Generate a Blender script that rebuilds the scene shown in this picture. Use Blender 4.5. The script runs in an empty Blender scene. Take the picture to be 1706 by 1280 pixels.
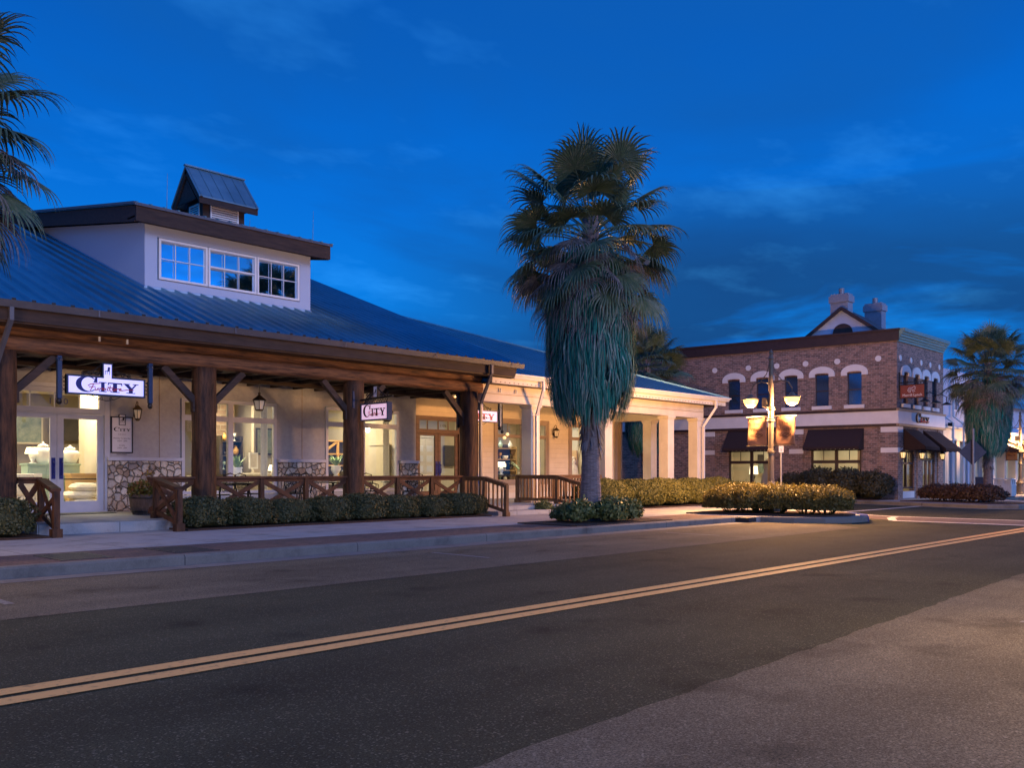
import bpy, bmesh, math, random
import numpy as np
from mathutils import Vector, Matrix, noise as mnoise
random.seed(7)
R = math.radians
sc = bpy.context.scene
COL = sc.collection
ORG = {}
THETA = R(43.8)

# ------------------------------------------------------------------ helpers
class MB:
    def __init__(s): s.v = []; s.f = []; s.m = []; s.mi = 0
    def add(s, vs, fs):
        b = len(s.v); s.v += [tuple(p) for p in vs]
        for f in fs: s.f.append(tuple(b + i for i in f)); s.m.append(s.mi)
    def hexa(s, p):
        s.add(p, [(0,3,2,1),(4,5,6,7),(0,1,5,4),(1,2,6,5),(2,3,7,6),(3,0,4,7)])
    def box(s, x0, x1, y0, y1, z0, z1):
        s.hexa([(x0,y0,z0),(x1,y0,z0),(x1,y1,z0),(x0,y1,z0),(x0,y0,z1),(x1,y0,z1),(x1,y1,z1),(x0,y1,z1)])
    def bar(s, a, b, w, h, up=(0,0,1)):
        a = Vector(a); b = Vector(b); d = (b - a).normalized(); up = Vector(up)
        r = d.cross(up)
        if r.length < 1e-4: r = d.cross(Vector((1,0,0)))
        r.normalize(); u = r.cross(d)
        r *= w/2; u *= h/2
        s.hexa([a-r-u, a+r-u, b+r-u, b-r-u, a-r+u, a+r+u, b+r+u, b-r+u])
    def tube(s, pts, rad, seg=8, cap=True):
        pts = [Vector(p) for p in pts]; n = len(pts)
        rs = rad if isinstance(rad, (list, tuple)) else [rad]*n
        vs = []; ref = Vector((0,0,1))
        t0 = (pts[1]-pts[0]).normalized()
        if abs(t0.dot(ref)) > .95: ref = Vector((1,0,0))
        for i, p in enumerate(pts):
            t = (pts[min(i+1,n-1)] - pts[max(i-1,0)]).normalized()
            x = t.cross(ref)
            if x.length < 1e-3: x = t.cross(Vector((0,1,0)))
            x.normalize(); y = x.cross(t)
            for k in range(seg):
                a = 2*math.pi*k/seg
                vs.append(p + (x*math.cos(a) + y*math.sin(a))*rs[i])
        fs = [(i*seg+k, i*seg+(k+1)%seg, (i+1)*seg+(k+1)%seg, (i+1)*seg+k) for i in range(n-1) for k in range(seg)]
        if cap:
            fs.append(tuple(range(seg))[::-1]); fs.append(tuple((n-1)*seg+k for k in range(seg)))
        s.add(vs, fs)
    def lathe(s, prof, c=(0,0,0), seg=16, sx=1, sy=1):
        vs = []; n = len(prof)
        for r, z in prof:
            for k in range(seg):
                a = 2*math.pi*k/seg
                vs.append((c[0]+r*sx*math.cos(a), c[1]+r*sy*math.sin(a), c[2]+z))
        fs = [(i*seg+k, i*seg+(k+1)%seg, (i+1)*seg+(k+1)%seg, (i+1)*seg+k) for i in range(n-1) for k in range(seg)]
        fs.append(tuple(range(seg))[::-1]); fs.append(tuple((n-1)*seg+k for k in range(seg)))
        s.add(vs, fs)
    def prism(s, poly, z0, z1):
        n = len(poly)
        vs = [(x,y,z0) for x,y in poly] + [(x,y,z1) for x,y in poly]
        fs = [tuple(range(n))[::-1], tuple(range(n,2*n))] + [(i,(i+1)%n,n+(i+1)%n,n+i) for i in range(n)]
        s.add(vs, fs)
    def slab(s, pts, off):
        """closed slab from a 3-D polygon and an offset vector"""
        n = len(pts); off = Vector(off)
        vs = [Vector(p) for p in pts] + [Vector(p)+off for p in pts]
        fs = [tuple(range(n))[::-1], tuple(range(n,2*n))] + [(i,(i+1)%n,n+(i+1)%n,n+i) for i in range(n)]
        s.add(vs, fs)
    def build(s, name, mat, parent=None, loc=None, smooth=False, bevel=0, kind=None, fix=True):
        me = bpy.data.meshes.new(name)
        if parent is not None: o3 = ORG[parent]
        else: o3 = Vector(loc) if loc is not None else Vector((0,0,0))
        V = np.array(s.v, dtype=float).reshape(-1,3) - np.array(o3)
        me.from_pydata(V.tolist(), [], s.f)
        mats = mat if isinstance(mat, (list, tuple)) else [mat]
        for m in mats: me.materials.append(M[m])
        if len(mats) > 1: me.polygons.foreach_set('material_index', s.m)
        if fix:
            bm = bmesh.new(); bm.from_mesh(me); bmesh.ops.recalc_face_normals(bm, faces=bm.faces); bm.to_mesh(me); bm.free()
        if smooth: me.polygons.foreach_set('use_smooth', [True]*len(me.polygons))
        me.update()
        o = bpy.data.objects.new(name, me); COL.objects.link(o)
        if parent is not None: o.parent = parent; ORG[o] = o3
        else: o.location = o3; ORG[o] = o3
        if bevel:
            b = o.modifiers.new('bevel','BEVEL'); b.width = bevel; b.segments = 2; b.limit_method = 'ANGLE'
        if kind: o['kind'] = kind
        return o

class Fr:
    """a vertical wall frame: a runs along it, n out of it, z up"""
    def __init__(s, P, D, N): s.P = Vector((P[0],P[1],0)); s.D = Vector((D[0],D[1],0)); s.N = Vector((N[0],N[1],0))
    def p(s, a, n, z): return s.P + s.D*a + s.N*n + Vector((0,0,z))
    def box(s, mb, a0, a1, n0, n1, z0, z1):
        mb.hexa([s.p(a0,n0,z0),s.p(a1,n0,z0),s.p(a1,n1,z0),s.p(a0,n1,z0),s.p(a0,n0,z1),s.p(a1,n0,z1),s.p(a1,n1,z1),s.p(a0,n1,z1)])
    def plate(s, mb, poly, n0, n1):
        """extruded polygon given as (a,z) points"""
        k = len(poly)
        vs = [s.p(a,n0,z) for a,z in poly] + [s.p(a,n1,z) for a,z in poly]
        mb.add(vs, [tuple(range(k))[::-1], tuple(range(k,2*k))] + [(i,(i+1)%k,k+(i+1)%k,k+i) for i in range(k)])
    def wall(s, mb, a0, a1, z0, z1, t, ops):
        A = sorted(set([a0,a1]+[x for o in ops for x in o[:2]])); Z = sorted(set([z0,z1]+[x for o in ops for x in o[2:4]]))
        A = [a for a in A if a0<=a<=a1]; Z = [z for z in Z if z0<=z<=z1]
        def hole(i,j):
            if not (0<=i<len(A)-1 and 0<=j<len(Z)-1): return True
            a=(A[i]+A[i+1])/2; z=(Z[j]+Z[j+1])/2
            return any(o[0]<a<o[1] and o[2]<z<o[3] for o in ops)
        for i in range(len(A)-1):
            for j in range(len(Z)-1):
                if hole(i,j): continue
                x0,x1,y0,y1 = A[i],A[i+1],Z[j],Z[j+1]
                mb.add([s.p(x0,0,y0),s.p(x1,0,y0),s.p(x1,0,y1),s.p(x0,0,y1)],[(0,1,2,3)])
                mb.add([s.p(x0,-t,y0),s.p(x1,-t,y0),s.p(x1,-t,y1),s.p(x0,-t,y1)],[(3,2,1,0)])
                if hole(i-1,j): mb.add([s.p(x0,0,y0),s.p(x0,0,y1),s.p(x0,-t,y1),s.p(x0,-t,y0)],[(0,1,2,3)])
                if hole(i+1,j): mb.add([s.p(x1,0,y0),s.p(x1,-t,y0),s.p(x1,-t,y1),s.p(x1,0,y1)],[(0,1,2,3)])
                if hole(i,j-1): mb.add([s.p(x0,0,y0),s.p(x0,-t,y0),s.p(x1,-t,y0),s.p(x1,0,y0)],[(0,1,2,3)])
                if hole(i,j+1): mb.add([s.p(x0,0,y1),s.p(x1,0,y1),s.p(x1,-t,y1),s.p(x0,-t,y1)],[(0,1,2,3)])

def thing(name, label, cat, loc=(0,0,0), rotz=0, group=None, local=False):
    o = bpy.data.objects.new(name, None); COL.objects.link(o); o.empty_display_size = .1
    o.location = loc; o.rotation_euler = (0,0,rotz)
    o['label'] = label; o['category'] = cat
    if group: o['group'] = group
    ORG[o] = Vector((0,0,0)) if local else Vector(loc)
    return o
def tag(o, label=None, cat=None, group=None, kind=None):
    if label: o['label'] = label
    if cat: o['category'] = cat
    if group: o['group'] = group
    if kind: o['kind'] = kind
    return o
def copy_tree(o, parent=None, **kw):
    c = o.copy(); COL.objects.link(c)
    if parent is not None: c.parent = parent
    for ch in list(o.children): copy_tree(ch, c)
    ORG[c] = ORG.get(o, Vector((0,0,0)))
    return c
def place(o, loc, rotz=0, label=None, scale=None, group=None):
    o.location = loc; o.rotation_euler = (0,0,rotz)
    if scale: o.scale = scale if isinstance(scale, tuple) else (scale,)*3
    if label: o['label'] = label
    if group: o['group'] = group
    return o

# ------------------------------------------------------------------ materials
M = {}
def newmat(name):
    m = bpy.data.materials.new(name); m.use_nodes = True; M[name] = m
    nt = m.node_tree; b = nt.nodes['Principled BSDF']
    return m, nt, b
def N(nt, t, **kw):
    n = nt.nodes.new(t)
    for k, v in kw.items():
        if k in n.inputs: n.inputs[k].default_value = v
        else: setattr(n, k, v)
    return n
def objco(nt, scale=(1,1,1)):
    g = N(nt,'ShaderNodeNewGeometry'); mp = N(nt,'ShaderNodeMapping'); mp.inputs['Scale'].default_value = scale
    nt.links.new(g.outputs['Position'], mp.inputs['Vector']); return mp.outputs['Vector']
def tco(nt, scale=(1,1,1)):
    g = N(nt,'ShaderNodeTexCoord'); mp = N(nt,'ShaderNodeMapping'); mp.inputs['Scale'].default_value = scale
    nt.links.new(g.outputs['Object'], mp.inputs['Vector']); return mp.outputs['Vector']
def ramp(nt, fac, stops):
    r = N(nt,'ShaderNodeValToRGB'); e = r.color_ramp.elements
    while len(e) < len(stops): e.new(.5)
    for i,(p,c) in enumerate(stops): e[i].position = p; e[i].color = (*c,1)
    nt.links.new(fac, r.inputs['Fac']); return r.outputs['Color']
def bump(nt, b, h, strength=.3, dist=.02):
    n = N(nt,'ShaderNodeBump'); n.inputs['Strength'].default_value = strength; n.inputs['Distance'].default_value = dist
    nt.links.new(h, n.inputs['Height']); nt.links.new(n.outputs['Normal'], b.inputs['Normal'])
def noisy(name, c0, c1, scale=4, rough=.7, sc3=(1,1,1), metal=0, bs=.2, bd=.01, detail=6, spec=.4, lo=.3, hi=.7):
    m, nt, b = newmat(name); v = tco(nt, sc3)
    n = N(nt,'ShaderNodeTexNoise', Scale=scale, Detail=detail, Roughness=.65); nt.links.new(v, n.inputs['Vector'])
    nt.links.new(ramp(nt, n.outputs['Fac'], [(lo,c0),(hi,c1)]), b.inputs['Base Color'])
    b.inputs['Roughness'].default_value = rough; b.inputs['Metallic'].default_value = metal; b.inputs['Specular IOR Level'].default_value = spec
    if bs: bump(nt, b, n.outputs['Fac'], bs, bd)
    return m
def emis(name, col, s, noise_scale=0):
    m, nt, b = newmat(name); b.inputs['Base Color'].default_value = (*[min(1,c) for c in col],1)
    b.inputs['Emission Color'].default_value = (*col,1); b.inputs['Emission Strength'].default_value = s
    return m

# asphalt
def asphalt(name, base, warm=(1,1,1)):
    m, nt, b = newmat(name); v = objco(nt)
    n1 = N(nt,'ShaderNodeTexNoise', Scale=80, Detail=4, Roughness=.85); nt.links.new(v, n1.inputs['Vector'])
    n2 = N(nt,'ShaderNodeTexNoise', Scale=.35, Detail=6, Roughness=.7); nt.links.new(v, n2.inputs['Vector'])
    vo = N(nt,'ShaderNodeTexVoronoi', Scale=95); nt.links.new(v, vo.inputs['Vector'])
    big = ramp(nt, n2.outputs['Fac'], [(.3,tuple(base*.72*w for w in warm)),(.7,tuple(base*1.25*w for w in warm))])
    fine = ramp(nt, n1.outputs['Fac'], [(.36,(.32,.32,.32)),(.64,(1.75,1.75,1.75))])
    mx = N(nt,'ShaderNodeMixRGB', blend_type='MULTIPLY'); mx.inputs['Fac'].default_value = 1
    nt.links.new(big, mx.inputs['Color1']); nt.links.new(fine, mx.inputs['Color2'])
    sp = N(nt,'ShaderNodeSeparateColor'); nt.links.new(vo.outputs['Color'], sp.inputs[0])
    st = ramp(nt, sp.outputs[0], [(.90,(0,0,0)),(.97,(.11,.10,.075))])
    ad = N(nt,'ShaderNodeMixRGB', blend_type='ADD'); ad.inputs['Fac'].default_value = .8
    nt.links.new(mx.outputs[0], ad.inputs['Color1']); nt.links.new(st, ad.inputs['Color2'])
    # a few darker patches and oil stains
    n3 = N(nt,'ShaderNodeTexNoise', Scale=1.1, Detail=3, Roughness=.5); nt.links.new(v, n3.inputs['Vector'])
    stn = ramp(nt, n3.outputs['Fac'], [(.28,(.55,.55,.55)),(.42,(1,1,1))])
    # tyre-polished lanes and thin cracks
    sy = N(nt,'ShaderNodeMapping'); sy.inputs['Scale'].default_value=(.05,1.1,1); nt.links.new(v, sy.inputs['Vector'])
    n4 = N(nt,'ShaderNodeTexNoise', Scale=1, Detail=3); nt.links.new(sy.outputs[0], n4.inputs['Vector'])
    lane = ramp(nt, n4.outputs['Fac'], [(.35,(.84,.84,.84)),(.65,(1.16,1.16,1.16))])
    m5 = N(nt,'ShaderNodeMixRGB', blend_type='MULTIPLY'); m5.inputs['Fac'].default_value = 1; nt.links.new(stn, m5.inputs['Color1']); nt.links.new(lane, m5.inputs['Color2']); stn = m5.outputs[0]
    m2 = N(nt,'ShaderNodeMixRGB', blend_type='MULTIPLY'); m2.inputs['Fac'].default_value = 1
    nt.links.new(ad.outputs[0], m2.inputs['Color1']); nt.links.new(stn, m2.inputs['Color2'])
    nt.links.new(m2.outputs[0], b.inputs['Base Color'])
    b.inputs['Roughness'].default_value = .9; b.inputs['Specular IOR Level'].default_value = .15
    bump(nt, b, n1.outputs['Fac'], .55, .008)
asphalt('asphalt', .042, (1.06,1.06,.60))
asphalt('asphalt_pale', .098, (1.20,1.02,.68))
noisy('ground_far', (.05,.05,.045), (.08,.075,.06), 3)
def concrete(name, c, joint=0, warm=(1,.97,.93)):
    m, nt, b = newmat(name); v = objco(nt)
    n1 = N(nt,'ShaderNodeTexNoise', Scale=1.6, Detail=8, Roughness=.7); nt.links.new(v, n1.inputs['Vector'])
    n2 = N(nt,'ShaderNodeTexNoise', Scale=60, Detail=3, Roughness=.7); nt.links.new(v, n2.inputs['Vector'])
    col = ramp(nt, n1.outputs['Fac'], [(.3,tuple(c*.55*w for w in warm)),(.48,tuple(c*w for w in warm)),(.7,tuple(c*1.15*w for w in warm))])
    f = ramp(nt, n2.outputs['Fac'], [(.3,(.85,.85,.85)),(.7,(1.1,1.1,1.1))])
    mx = N(nt,'ShaderNodeMixRGB', blend_type='MULTIPLY'); mx.inputs['Fac'].default_value = 1
    nt.links.new(col, mx.inputs['Color1']); nt.links.new(f, mx.inputs['Color2'])
    out = mx.outputs[0]
    if joint:
        sx = N(nt,'ShaderNodeSeparateXYZ'); nt.links.new(v, sx.inputs[0])
        md = N(nt,'ShaderNodeMath', operation='PINGPONG'); md.inputs[1].default_value = joint/2; nt.links.new(sx.outputs['X'], md.inputs[0])
        lt = N(nt,'ShaderNodeMath', operation='LESS_THAN'); lt.inputs[1].default_value = .008; nt.links.new(md.outputs[0], lt.inputs[0])
        m3 = N(nt,'ShaderNodeMixRGB'); m3.inputs['Color2'].default_value = (c*.35,c*.33,c*.3,1)
        nt.links.new(lt.outputs[0], m3.inputs['Fac']); nt.links.new(out, m3.inputs['Color1']); out = m3.outputs[0]
    nt.links.new(out, b.inputs['Base Color']); b.inputs['Roughness'].default_value = .85
    bump(nt, b, n2.outputs['Fac'], .3, .004)
concrete('concrete', .32, 1.52)
concrete('kerb', .135, 3.05, (1.05,1,.88))
concrete('gutter_concrete', .16, 3.05, (1.05,1,.88))
def bricks(name, c1, c2, mortar, w, h, ms=.012, wallmap=True, rough=.85, bs=.5, off=.5):
    m, nt, b = newmat(name)
    g = N(nt,'ShaderNodeNewGeometry'); s = N(nt,'ShaderNodeSeparateXYZ'); nt.links.new(g.outputs['Position'], s.inputs[0])
    cb = N(nt,'ShaderNodeCombineXYZ')
    if wallmap:
        a = N(nt,'ShaderNodeMath', operation='SUBTRACT'); nt.links.new(s.outputs['X'], a.inputs[0]); nt.links.new(s.outputs['Y'], a.inputs[1])
        nt.links.new(a.outputs[0], cb.inputs['X']); nt.links.new(s.outputs['Z'], cb.inputs['Y'])
    else:
        nt.links.new(s.outputs['X'], cb.inputs['X']); nt.links.new(s.outputs['Y'], cb.inputs['Y'])
    t = N(nt,'ShaderNodeTexBrick', Scale=1); t.offset = off
    t.inputs['Color1'].default_value = (*c1,1); t.inputs['Color2'].default_value = (*c2,1); t.inputs['Mortar'].default_value = (*mortar,1)
    t.inputs['Brick Width'].default_value = w; t.inputs['Row Height'].default_value = h; t.inputs['Mortar Size'].default_value = ms; t.inputs['Bias'].default_value = -.1
    nt.links.new(cb.outputs[0], t.inputs['Vector'])
    n = N(nt,'ShaderNodeTexNoise', Scale=5, Detail=6, Roughness=.8); nt.links.new(cb.outputs[0], n.inputs['Vector'])
    f = ramp(nt, n.outputs['Fac'], [(.3,(.6,.6,.6)),(.7,(1.35,1.3,1.3))])
    mx = N(nt,'ShaderNodeMixRGB', blend_type='MULTIPLY'); mx.inputs['Fac'].default_value = 1
    nt.links.new(t.outputs['Color'], mx.inputs['Color1']); nt.links.new(f, mx.inputs['Color2'])
    nt.links.new(mx.outputs[0], b.inputs['Base Color']); b.inputs['Roughness'].default_value = rough
    inv = N(nt,'ShaderNodeMath', operation='SUBTRACT'); inv.inputs[0].default_value = 1; nt.links.new(t.outputs['Fac'], inv.inputs[1])
    bump(nt, b, inv.outputs[0], bs, .01)
bricks('brick_wall', (.30,.19,.15), (.09,.065,.06), (.29,.26,.24), .25, .085, .011)
bricks('pavers', (.15,.085,.07), (.085,.05,.045), (.05,.04,.035), .2, .1, .008, False)
bricks('crossing_pavers', (.13,.095,.075), (.095,.07,.058), (.07,.055,.05), .2, .1, .008, False)
bricks('interior_brick', (.3,.2,.14), (.2,.14,.1), (.3,.26,.2), .4, .16, .012)
def stone(name):
    m, nt, b = newmat(name); v = objco(nt)
    nz = N(nt,'ShaderNodeTexNoise', Scale=5, Detail=2); nt.links.new(v, nz.inputs['Vector'])
    mp = N(nt,'ShaderNodeMixRGB', blend_type='LINEAR_LIGHT'); mp.inputs['Fac'].default_value = .06
    nt.links.new(v, mp.inputs['Color1']); nt.links.new(nz.outputs['Color'], mp.inputs['Color2'])
    vo = N(nt,'ShaderNodeTexVoronoi', Scale=5.6); vo.feature='F1'; nt.links.new(mp.outputs[0], vo.inputs['Vector'])
    ve = N(nt,'ShaderNodeTexVoronoi', Scale=5.6); ve.feature='DISTANCE_TO_EDGE'; nt.links.new(mp.outputs[0], ve.inputs['Vector'])
    sp = N(nt,'ShaderNodeSeparateColor'); nt.links.new(vo.outputs['Color'], sp.inputs[0])
    col = ramp(nt, sp.outputs[0], [(0,(.30,.22,.16)),(.35,(.5,.42,.34)),(.7,(.62,.57,.5)),(1,(.28,.24,.22))])
    n2 = N(nt,'ShaderNodeTexNoise', Scale=22, Detail=6, Roughness=.7); nt.links.new(v, n2.inputs['Vector'])
    f = ramp(nt, n2.outputs['Fac'], [(.3,(.6,.6,.6)),(.7,(1.2,1.2,1.2))])
    mx = N(nt,'ShaderNodeMixRGB', blend_type='MULTIPLY'); mx.inputs['Fac'].default_value = 1
    nt.links.new(col, mx.inputs['Color1']); nt.links.new(f, mx.inputs['Color2'])
    ed = N(nt,'ShaderNodeMapRange'); ed.inputs['From Min'].default_value=.012; ed.inputs['From Max'].default_value=.05; nt.links.new(ve.outputs['Distance'], ed.inputs['Value'])
    m3 = N(nt,'ShaderNodeMixRGB'); m3.inputs['Color1'].default_value = (.045,.035,.03,1); nt.links.new(ed.outputs[0], m3.inputs['Fac']); nt.links.new(mx.outputs[0], m3.inputs['Color2'])
    nt.links.new(m3.outputs[0], b.inputs['Base Color']); b.inputs['Roughness'].default_value=.9
    e2 = N(nt,'ShaderNodeMapRange'); e2.inputs['From Max'].default_value=.13; nt.links.new(ve.outputs['Distance'], e2.inputs['Value'])
    bump(nt, b, e2.outputs[0], .9, .06)
stone('fieldstone')
# woods
noisy('timber', (.030,.012,.007), (.14,.060,.026), 3.2, .75, (1,1,1), 0, .6, .02, 9, .3, .32, .72)
noisy('timber_log', (.022,.009,.006), (.24,.105,.042), 3.4, .7, (.45,2.2,4.5), 0, .7, .03, 12, .3, .34, .70)
noisy('timber_post', (.012,.006,.004), (.12,.052,.022), 3.4, .7, (3.5,3.5,.6), 0, .7, .03, 12, .3, .34, .72)
noisy('timber_dark', (.018,.010,.008), (.055,.032,.022), 4, .75, (.6,2,4), 0, .4, .01)
noisy('deck_rail', (.085,.040,.018), (.20,.105,.045), 5, .65, (1,1,1), 0, .3, .008)
noisy('brown_trim', (.075,.035,.018), (.16,.075,.04), 3, .5, (1,1,3), 0, .2, .005)
noisy('dark_trim', (.030,.016,.014), (.05,.028,.024), 6, .5, bs=.1)
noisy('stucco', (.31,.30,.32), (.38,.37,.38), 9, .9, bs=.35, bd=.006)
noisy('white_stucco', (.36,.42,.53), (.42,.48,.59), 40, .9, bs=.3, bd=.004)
noisy('white_paint', (.66,.65,.64), (.74,.73,.71), 2.5, .45, bs=.05)
noisy('grey_paint', (.38,.38,.44), (.45,.45,.51), 2.5, .45, bs=.05)
noisy('room_ceiling', (.62,.56,.42), (.68,.62,.48), 2, .85, bs=.1)
noisy('cream_paint', (.62,.54,.41), (.74,.65,.50), 1.8, .55, bs=.08)
noisy('cream_gutter', (.70,.63,.52), (.76,.69,.58), 2, .4, bs=0)
noisy('tan_trim', (.27,.19,.12), (.34,.24,.16), 3, .55, bs=.1)
noisy('soffit_brown', (.05,.028,.018), (.085,.05,.03), 4, .6, (1,6,1), bs=.2)
noisy('navy_metal', (.010,.026,.070), (.016,.038,.095), 5, .4, metal=.2, bs=.05)
noisy('black_iron', (.012,.012,.013), (.03,.028,.026), 12, .45, metal=.5, bs=.2)
noisy('bronze', (.06,.04,.022), (.12,.08,.045), 12, .4, metal=.6, bs=.2)
noisy('lamp_post_paint', (.10,.08,.055), (.15,.12,.085), 8, .45, bs=.15)
noisy('gutter_grey', (.085,.085,.10), (.12,.12,.135), 3, .45, metal=.3, bs=.05)
noisy('mulch', (.02,.012,.008), (.075,.04,.026), 30, .95, bs=.9, bd=.03)
noisy('cover_plate', (.02,.021,.024), (.045,.045,.05), 25, .6, metal=.3, bs=.5)
noisy('white_line', (.42,.38,.32), (.70,.64,.55), 14, .7, bs=.1, lo=.35, hi=.6)
noisy('yellow_line', (.26,.14,.05), (.74,.40,.12), 16, .7, bs=.1, lo=.26, hi=.46)
noisy('blue_kerb_paint', (.03,.045,.16), (.05,.07,.24), 6, .6)
noisy('shingle', (.05,.05,.055), (.09,.09,.1), 8, .8, (1,1,6))
noisy('teal_cornice', (.14,.27,.27), (.2,.35,.34), 4, .5, bs=.1)
noisy('awning_cloth', (.020,.011,.010), (.038,.02,.018), 30, .9, bs=.4)
noisy('banner_cloth', (.33,.17,.085), (.42,.22,.115), 6, .8, bs=.2)
noisy('banner_ink', (.05,.018,.01), (.07,.025,.015), 6, .8, bs=0)
noisy('sign_maroon', (.20,.045,.03), (.24,.06,.04), 6, .5, bs=0)
noisy('sign_back', (.04,.035,.045), (.06,.05,.06), 5, .5, metal=.3, bs=0)
noisy('galvanised', (.2,.19,.2), (.3,.29,.3), 9, .5, metal=.5, bs=.1)
noisy('bin_paint', (.50,.52,.52), (.6,.62,.62), 5, .5, bs=.1)
noisy('terracotta', (.35,.2,.12), (.42,.27,.17), 5, .8)
noisy('barrel', (.05,.035,.028), (.13,.09,.07), 5, .8, (5,5,1), bs=.6, bd=.02)
noisy('ink_black', (.008,.008,.010), (.012,.012,.016), 3, .5, bs=0)
noisy('ink_navy', (.004,.010,.13), (.006,.014,.18), 3, .5, bs=0)
noisy('ink_red', (.30,.01,.02), (.40,.015,.03), 3, .5, bs=0)
noisy('mat_cloth', (.05,.055,.045), (.09,.1,.08), 40, .95, bs=.5)
noisy('board_face', (.52,.50,.54), (.58,.56,.60), 3, .6, bs=0)
noisy('blue_sign', (.05,.12,.45), (.07,.15,.55), 3, .5, bs=0)
# interior
noisy('room_wall', (.40,.35,.25), (.47,.41,.30), 2, .85, bs=.1)
noisy('room_taupe', (.20,.17,.13), (.27,.23,.17), 2, .85, bs=.1)
noisy('room_floor', (.40,.31,.2), (.52,.42,.28), 2, .4, (1,6,1), bs=.1)
noisy('green_cabinet', (.28,.40,.33), (.36,.48,.40), 4, .5, bs=.1)
noisy('porcelain', (.80,.78,.72), (.86,.84,.78), 3, .25, bs=0)
noisy('linen', (.62,.55,.42), (.74,.67,.54), 14, .95, bs=.4)
noisy('tan_wood', (.40,.25,.10), (.52,.34,.15), 4, .5, (1,1,4), bs=.2)
noisy('honey_wood', (.50,.27,.07), (.62,.36,.11), 4, .5, (1,1,4), bs=.2)
noisy('espresso', (.025,.018,.014), (.05,.038,.03), 6, .5, bs=.1)
noisy('sofa_cloth', (.34,.31,.25), (.44,.40,.33), 20, .95, bs=.4)
noisy('art_green', (.05,.09,.08), (.3,.32,.24), 2.5, .6, bs=0)
noisy('succulent', (.12,.20,.07), (.32,.42,.18), 5, .6, bs=.1)
def siding(name, c0, c1, pitch=.19):
    m, nt, b = newmat(name); v = objco(nt)
    s = N(nt,'ShaderNodeSeparateXYZ'); nt.links.new(v, s.inputs[0])
    d = N(nt,'ShaderNodeMath', operation='DIVIDE'); d.inputs[1].default_value = pitch; nt.links.new(s.outputs['Z'], d.inputs[0])
    fr = N(nt,'ShaderNodeMath', operation='FRACT'); nt.links.new(d.outputs[0], fr.inputs[0])
    n = N(nt,'ShaderNodeTexNoise', Scale=2.5, Detail=5); nt.links.new(v, n.inputs['Vector'])
    nt.links.new(ramp(nt, n.outputs['Fac'], [(.3,c0),(.7,c1)]), b.inputs['Base Color']); b.inputs['Roughness'].default_value = .6
    inv = N(nt,'ShaderNodeMath', operation='SUBTRACT'); inv.inputs[0].default_value = 1; nt.links.new(fr.outputs[0], inv.inputs[1])
    bump(nt, b, inv.outputs[0], .9, .022)
siding('cream_siding', (.58,.45,.29), (.68,.54,.36))
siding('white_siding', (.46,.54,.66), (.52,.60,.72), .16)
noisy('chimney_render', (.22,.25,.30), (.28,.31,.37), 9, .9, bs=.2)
siding('beam_siding', (.60,.50,.36), (.70,.60,.45), .27)
# metal roofs
def metalroof(name, c, rough=.33, met=.85):
    m, nt, b = newmat(name); v = objco(nt)
    n = N(nt,'ShaderNodeTexNoise', Scale=.6, Detail=7, Roughness=.7); nt.links.new(v, n.inputs['Vector'])
    nt.links.new(ramp(nt, n.outputs['Fac'], [(.3,tuple(x*.75 for x in c)),(.7,tuple(x*1.2 for x in c))]), b.inputs['Base Color'])
    r = N(nt,'ShaderNodeMapRange'); r.inputs['To Min'].default_value = rough-.08; r.inputs['To Max'].default_value = rough+.12
    nt.links.new(n.outputs['Fac'], r.inputs['Value']); nt.links.new(r.outputs[0], b.inputs['Roughness'])
    b.inputs['Metallic'].default_value = met
    v2 = objco(nt,(1.2,.35,1)); n2 = N(nt,'ShaderNodeTexNoise', Scale=1.3, Detail=3); nt.links.new(v2, n2.inputs['Vector']); bump(nt, b, n2.outputs['Fac'], .35, .05)
metalroof('metal_roof', (.15,.32,.38))
metalroof('metal_roof_teal', (.16,.27,.32), .45, .5)
# foliage
def leafmat(name, cols, rough=.55, spec=.35, trans=.15):
    m, nt, b = newmat(name); g = N(nt,'ShaderNodeNewGeometry')
    k = len(cols)
    c = ramp(nt, g.outputs['Random Per Island'], [(i/(k-1),cc) for i,cc in enumerate(cols)])
    nt.links.new(c, b.inputs['Base Color']); b.inputs['Roughness'].default_value = rough; b.inputs['Specular IOR Level'].default_value = spec
    if trans:
        t = N(nt,'ShaderNodeBsdfTranslucent'); nt.links.new(c, t.inputs['Color'])
        mx = N(nt,'ShaderNodeMixShader'); mx.inputs['Fac'].default_value = trans
        out = nt.nodes['Material Output']
        nt.links.new(b.outputs[0], mx.inputs[1]); nt.links.new(t.outputs[0], mx.inputs[2]); nt.links.new(mx.outputs[0], out.inputs['Surface'])
leafmat('boxwood', [(.030,.036,.013),(.065,.070,.024),(.10,.10,.038),(.04,.045,.017)])
leafmat('mound_leaf', [(.075,.080,.014),(.14,.13,.026),(.19,.17,.036),(.10,.10,.02)])
leafmat('island_leaf', [(.085,.075,.017),(.15,.125,.028),(.20,.165,.042),(.07,.052,.016)], trans=.3)
leafmat('red_leaf', [(.04,.024,.017),(.062,.034,.023),(.095,.055,.035),(.035,.024,.016)])
leafmat('variegated', [(.04,.06,.012),(.09,.11,.025),(.24,.24,.08),(.05,.07,.015)])
leafmat('dark_shrub', [(.022,.026,.014),(.042,.045,.022),(.06,.055,.03),(.03,.03,.016)])
leafmat('strap_leaf', [(.03,.045,.022),(.055,.075,.035),(.09,.11,.06)])
leafmat('palm_green', [(.065,.10,.05),(.11,.155,.075),(.075,.11,.065),(.17,.19,.11)], .45, .5)
leafmat('palm_dead', [(.14,.12,.11),(.22,.19,.18),(.10,.08,.075),(.30,.27,.26)], .8, .2)
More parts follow.
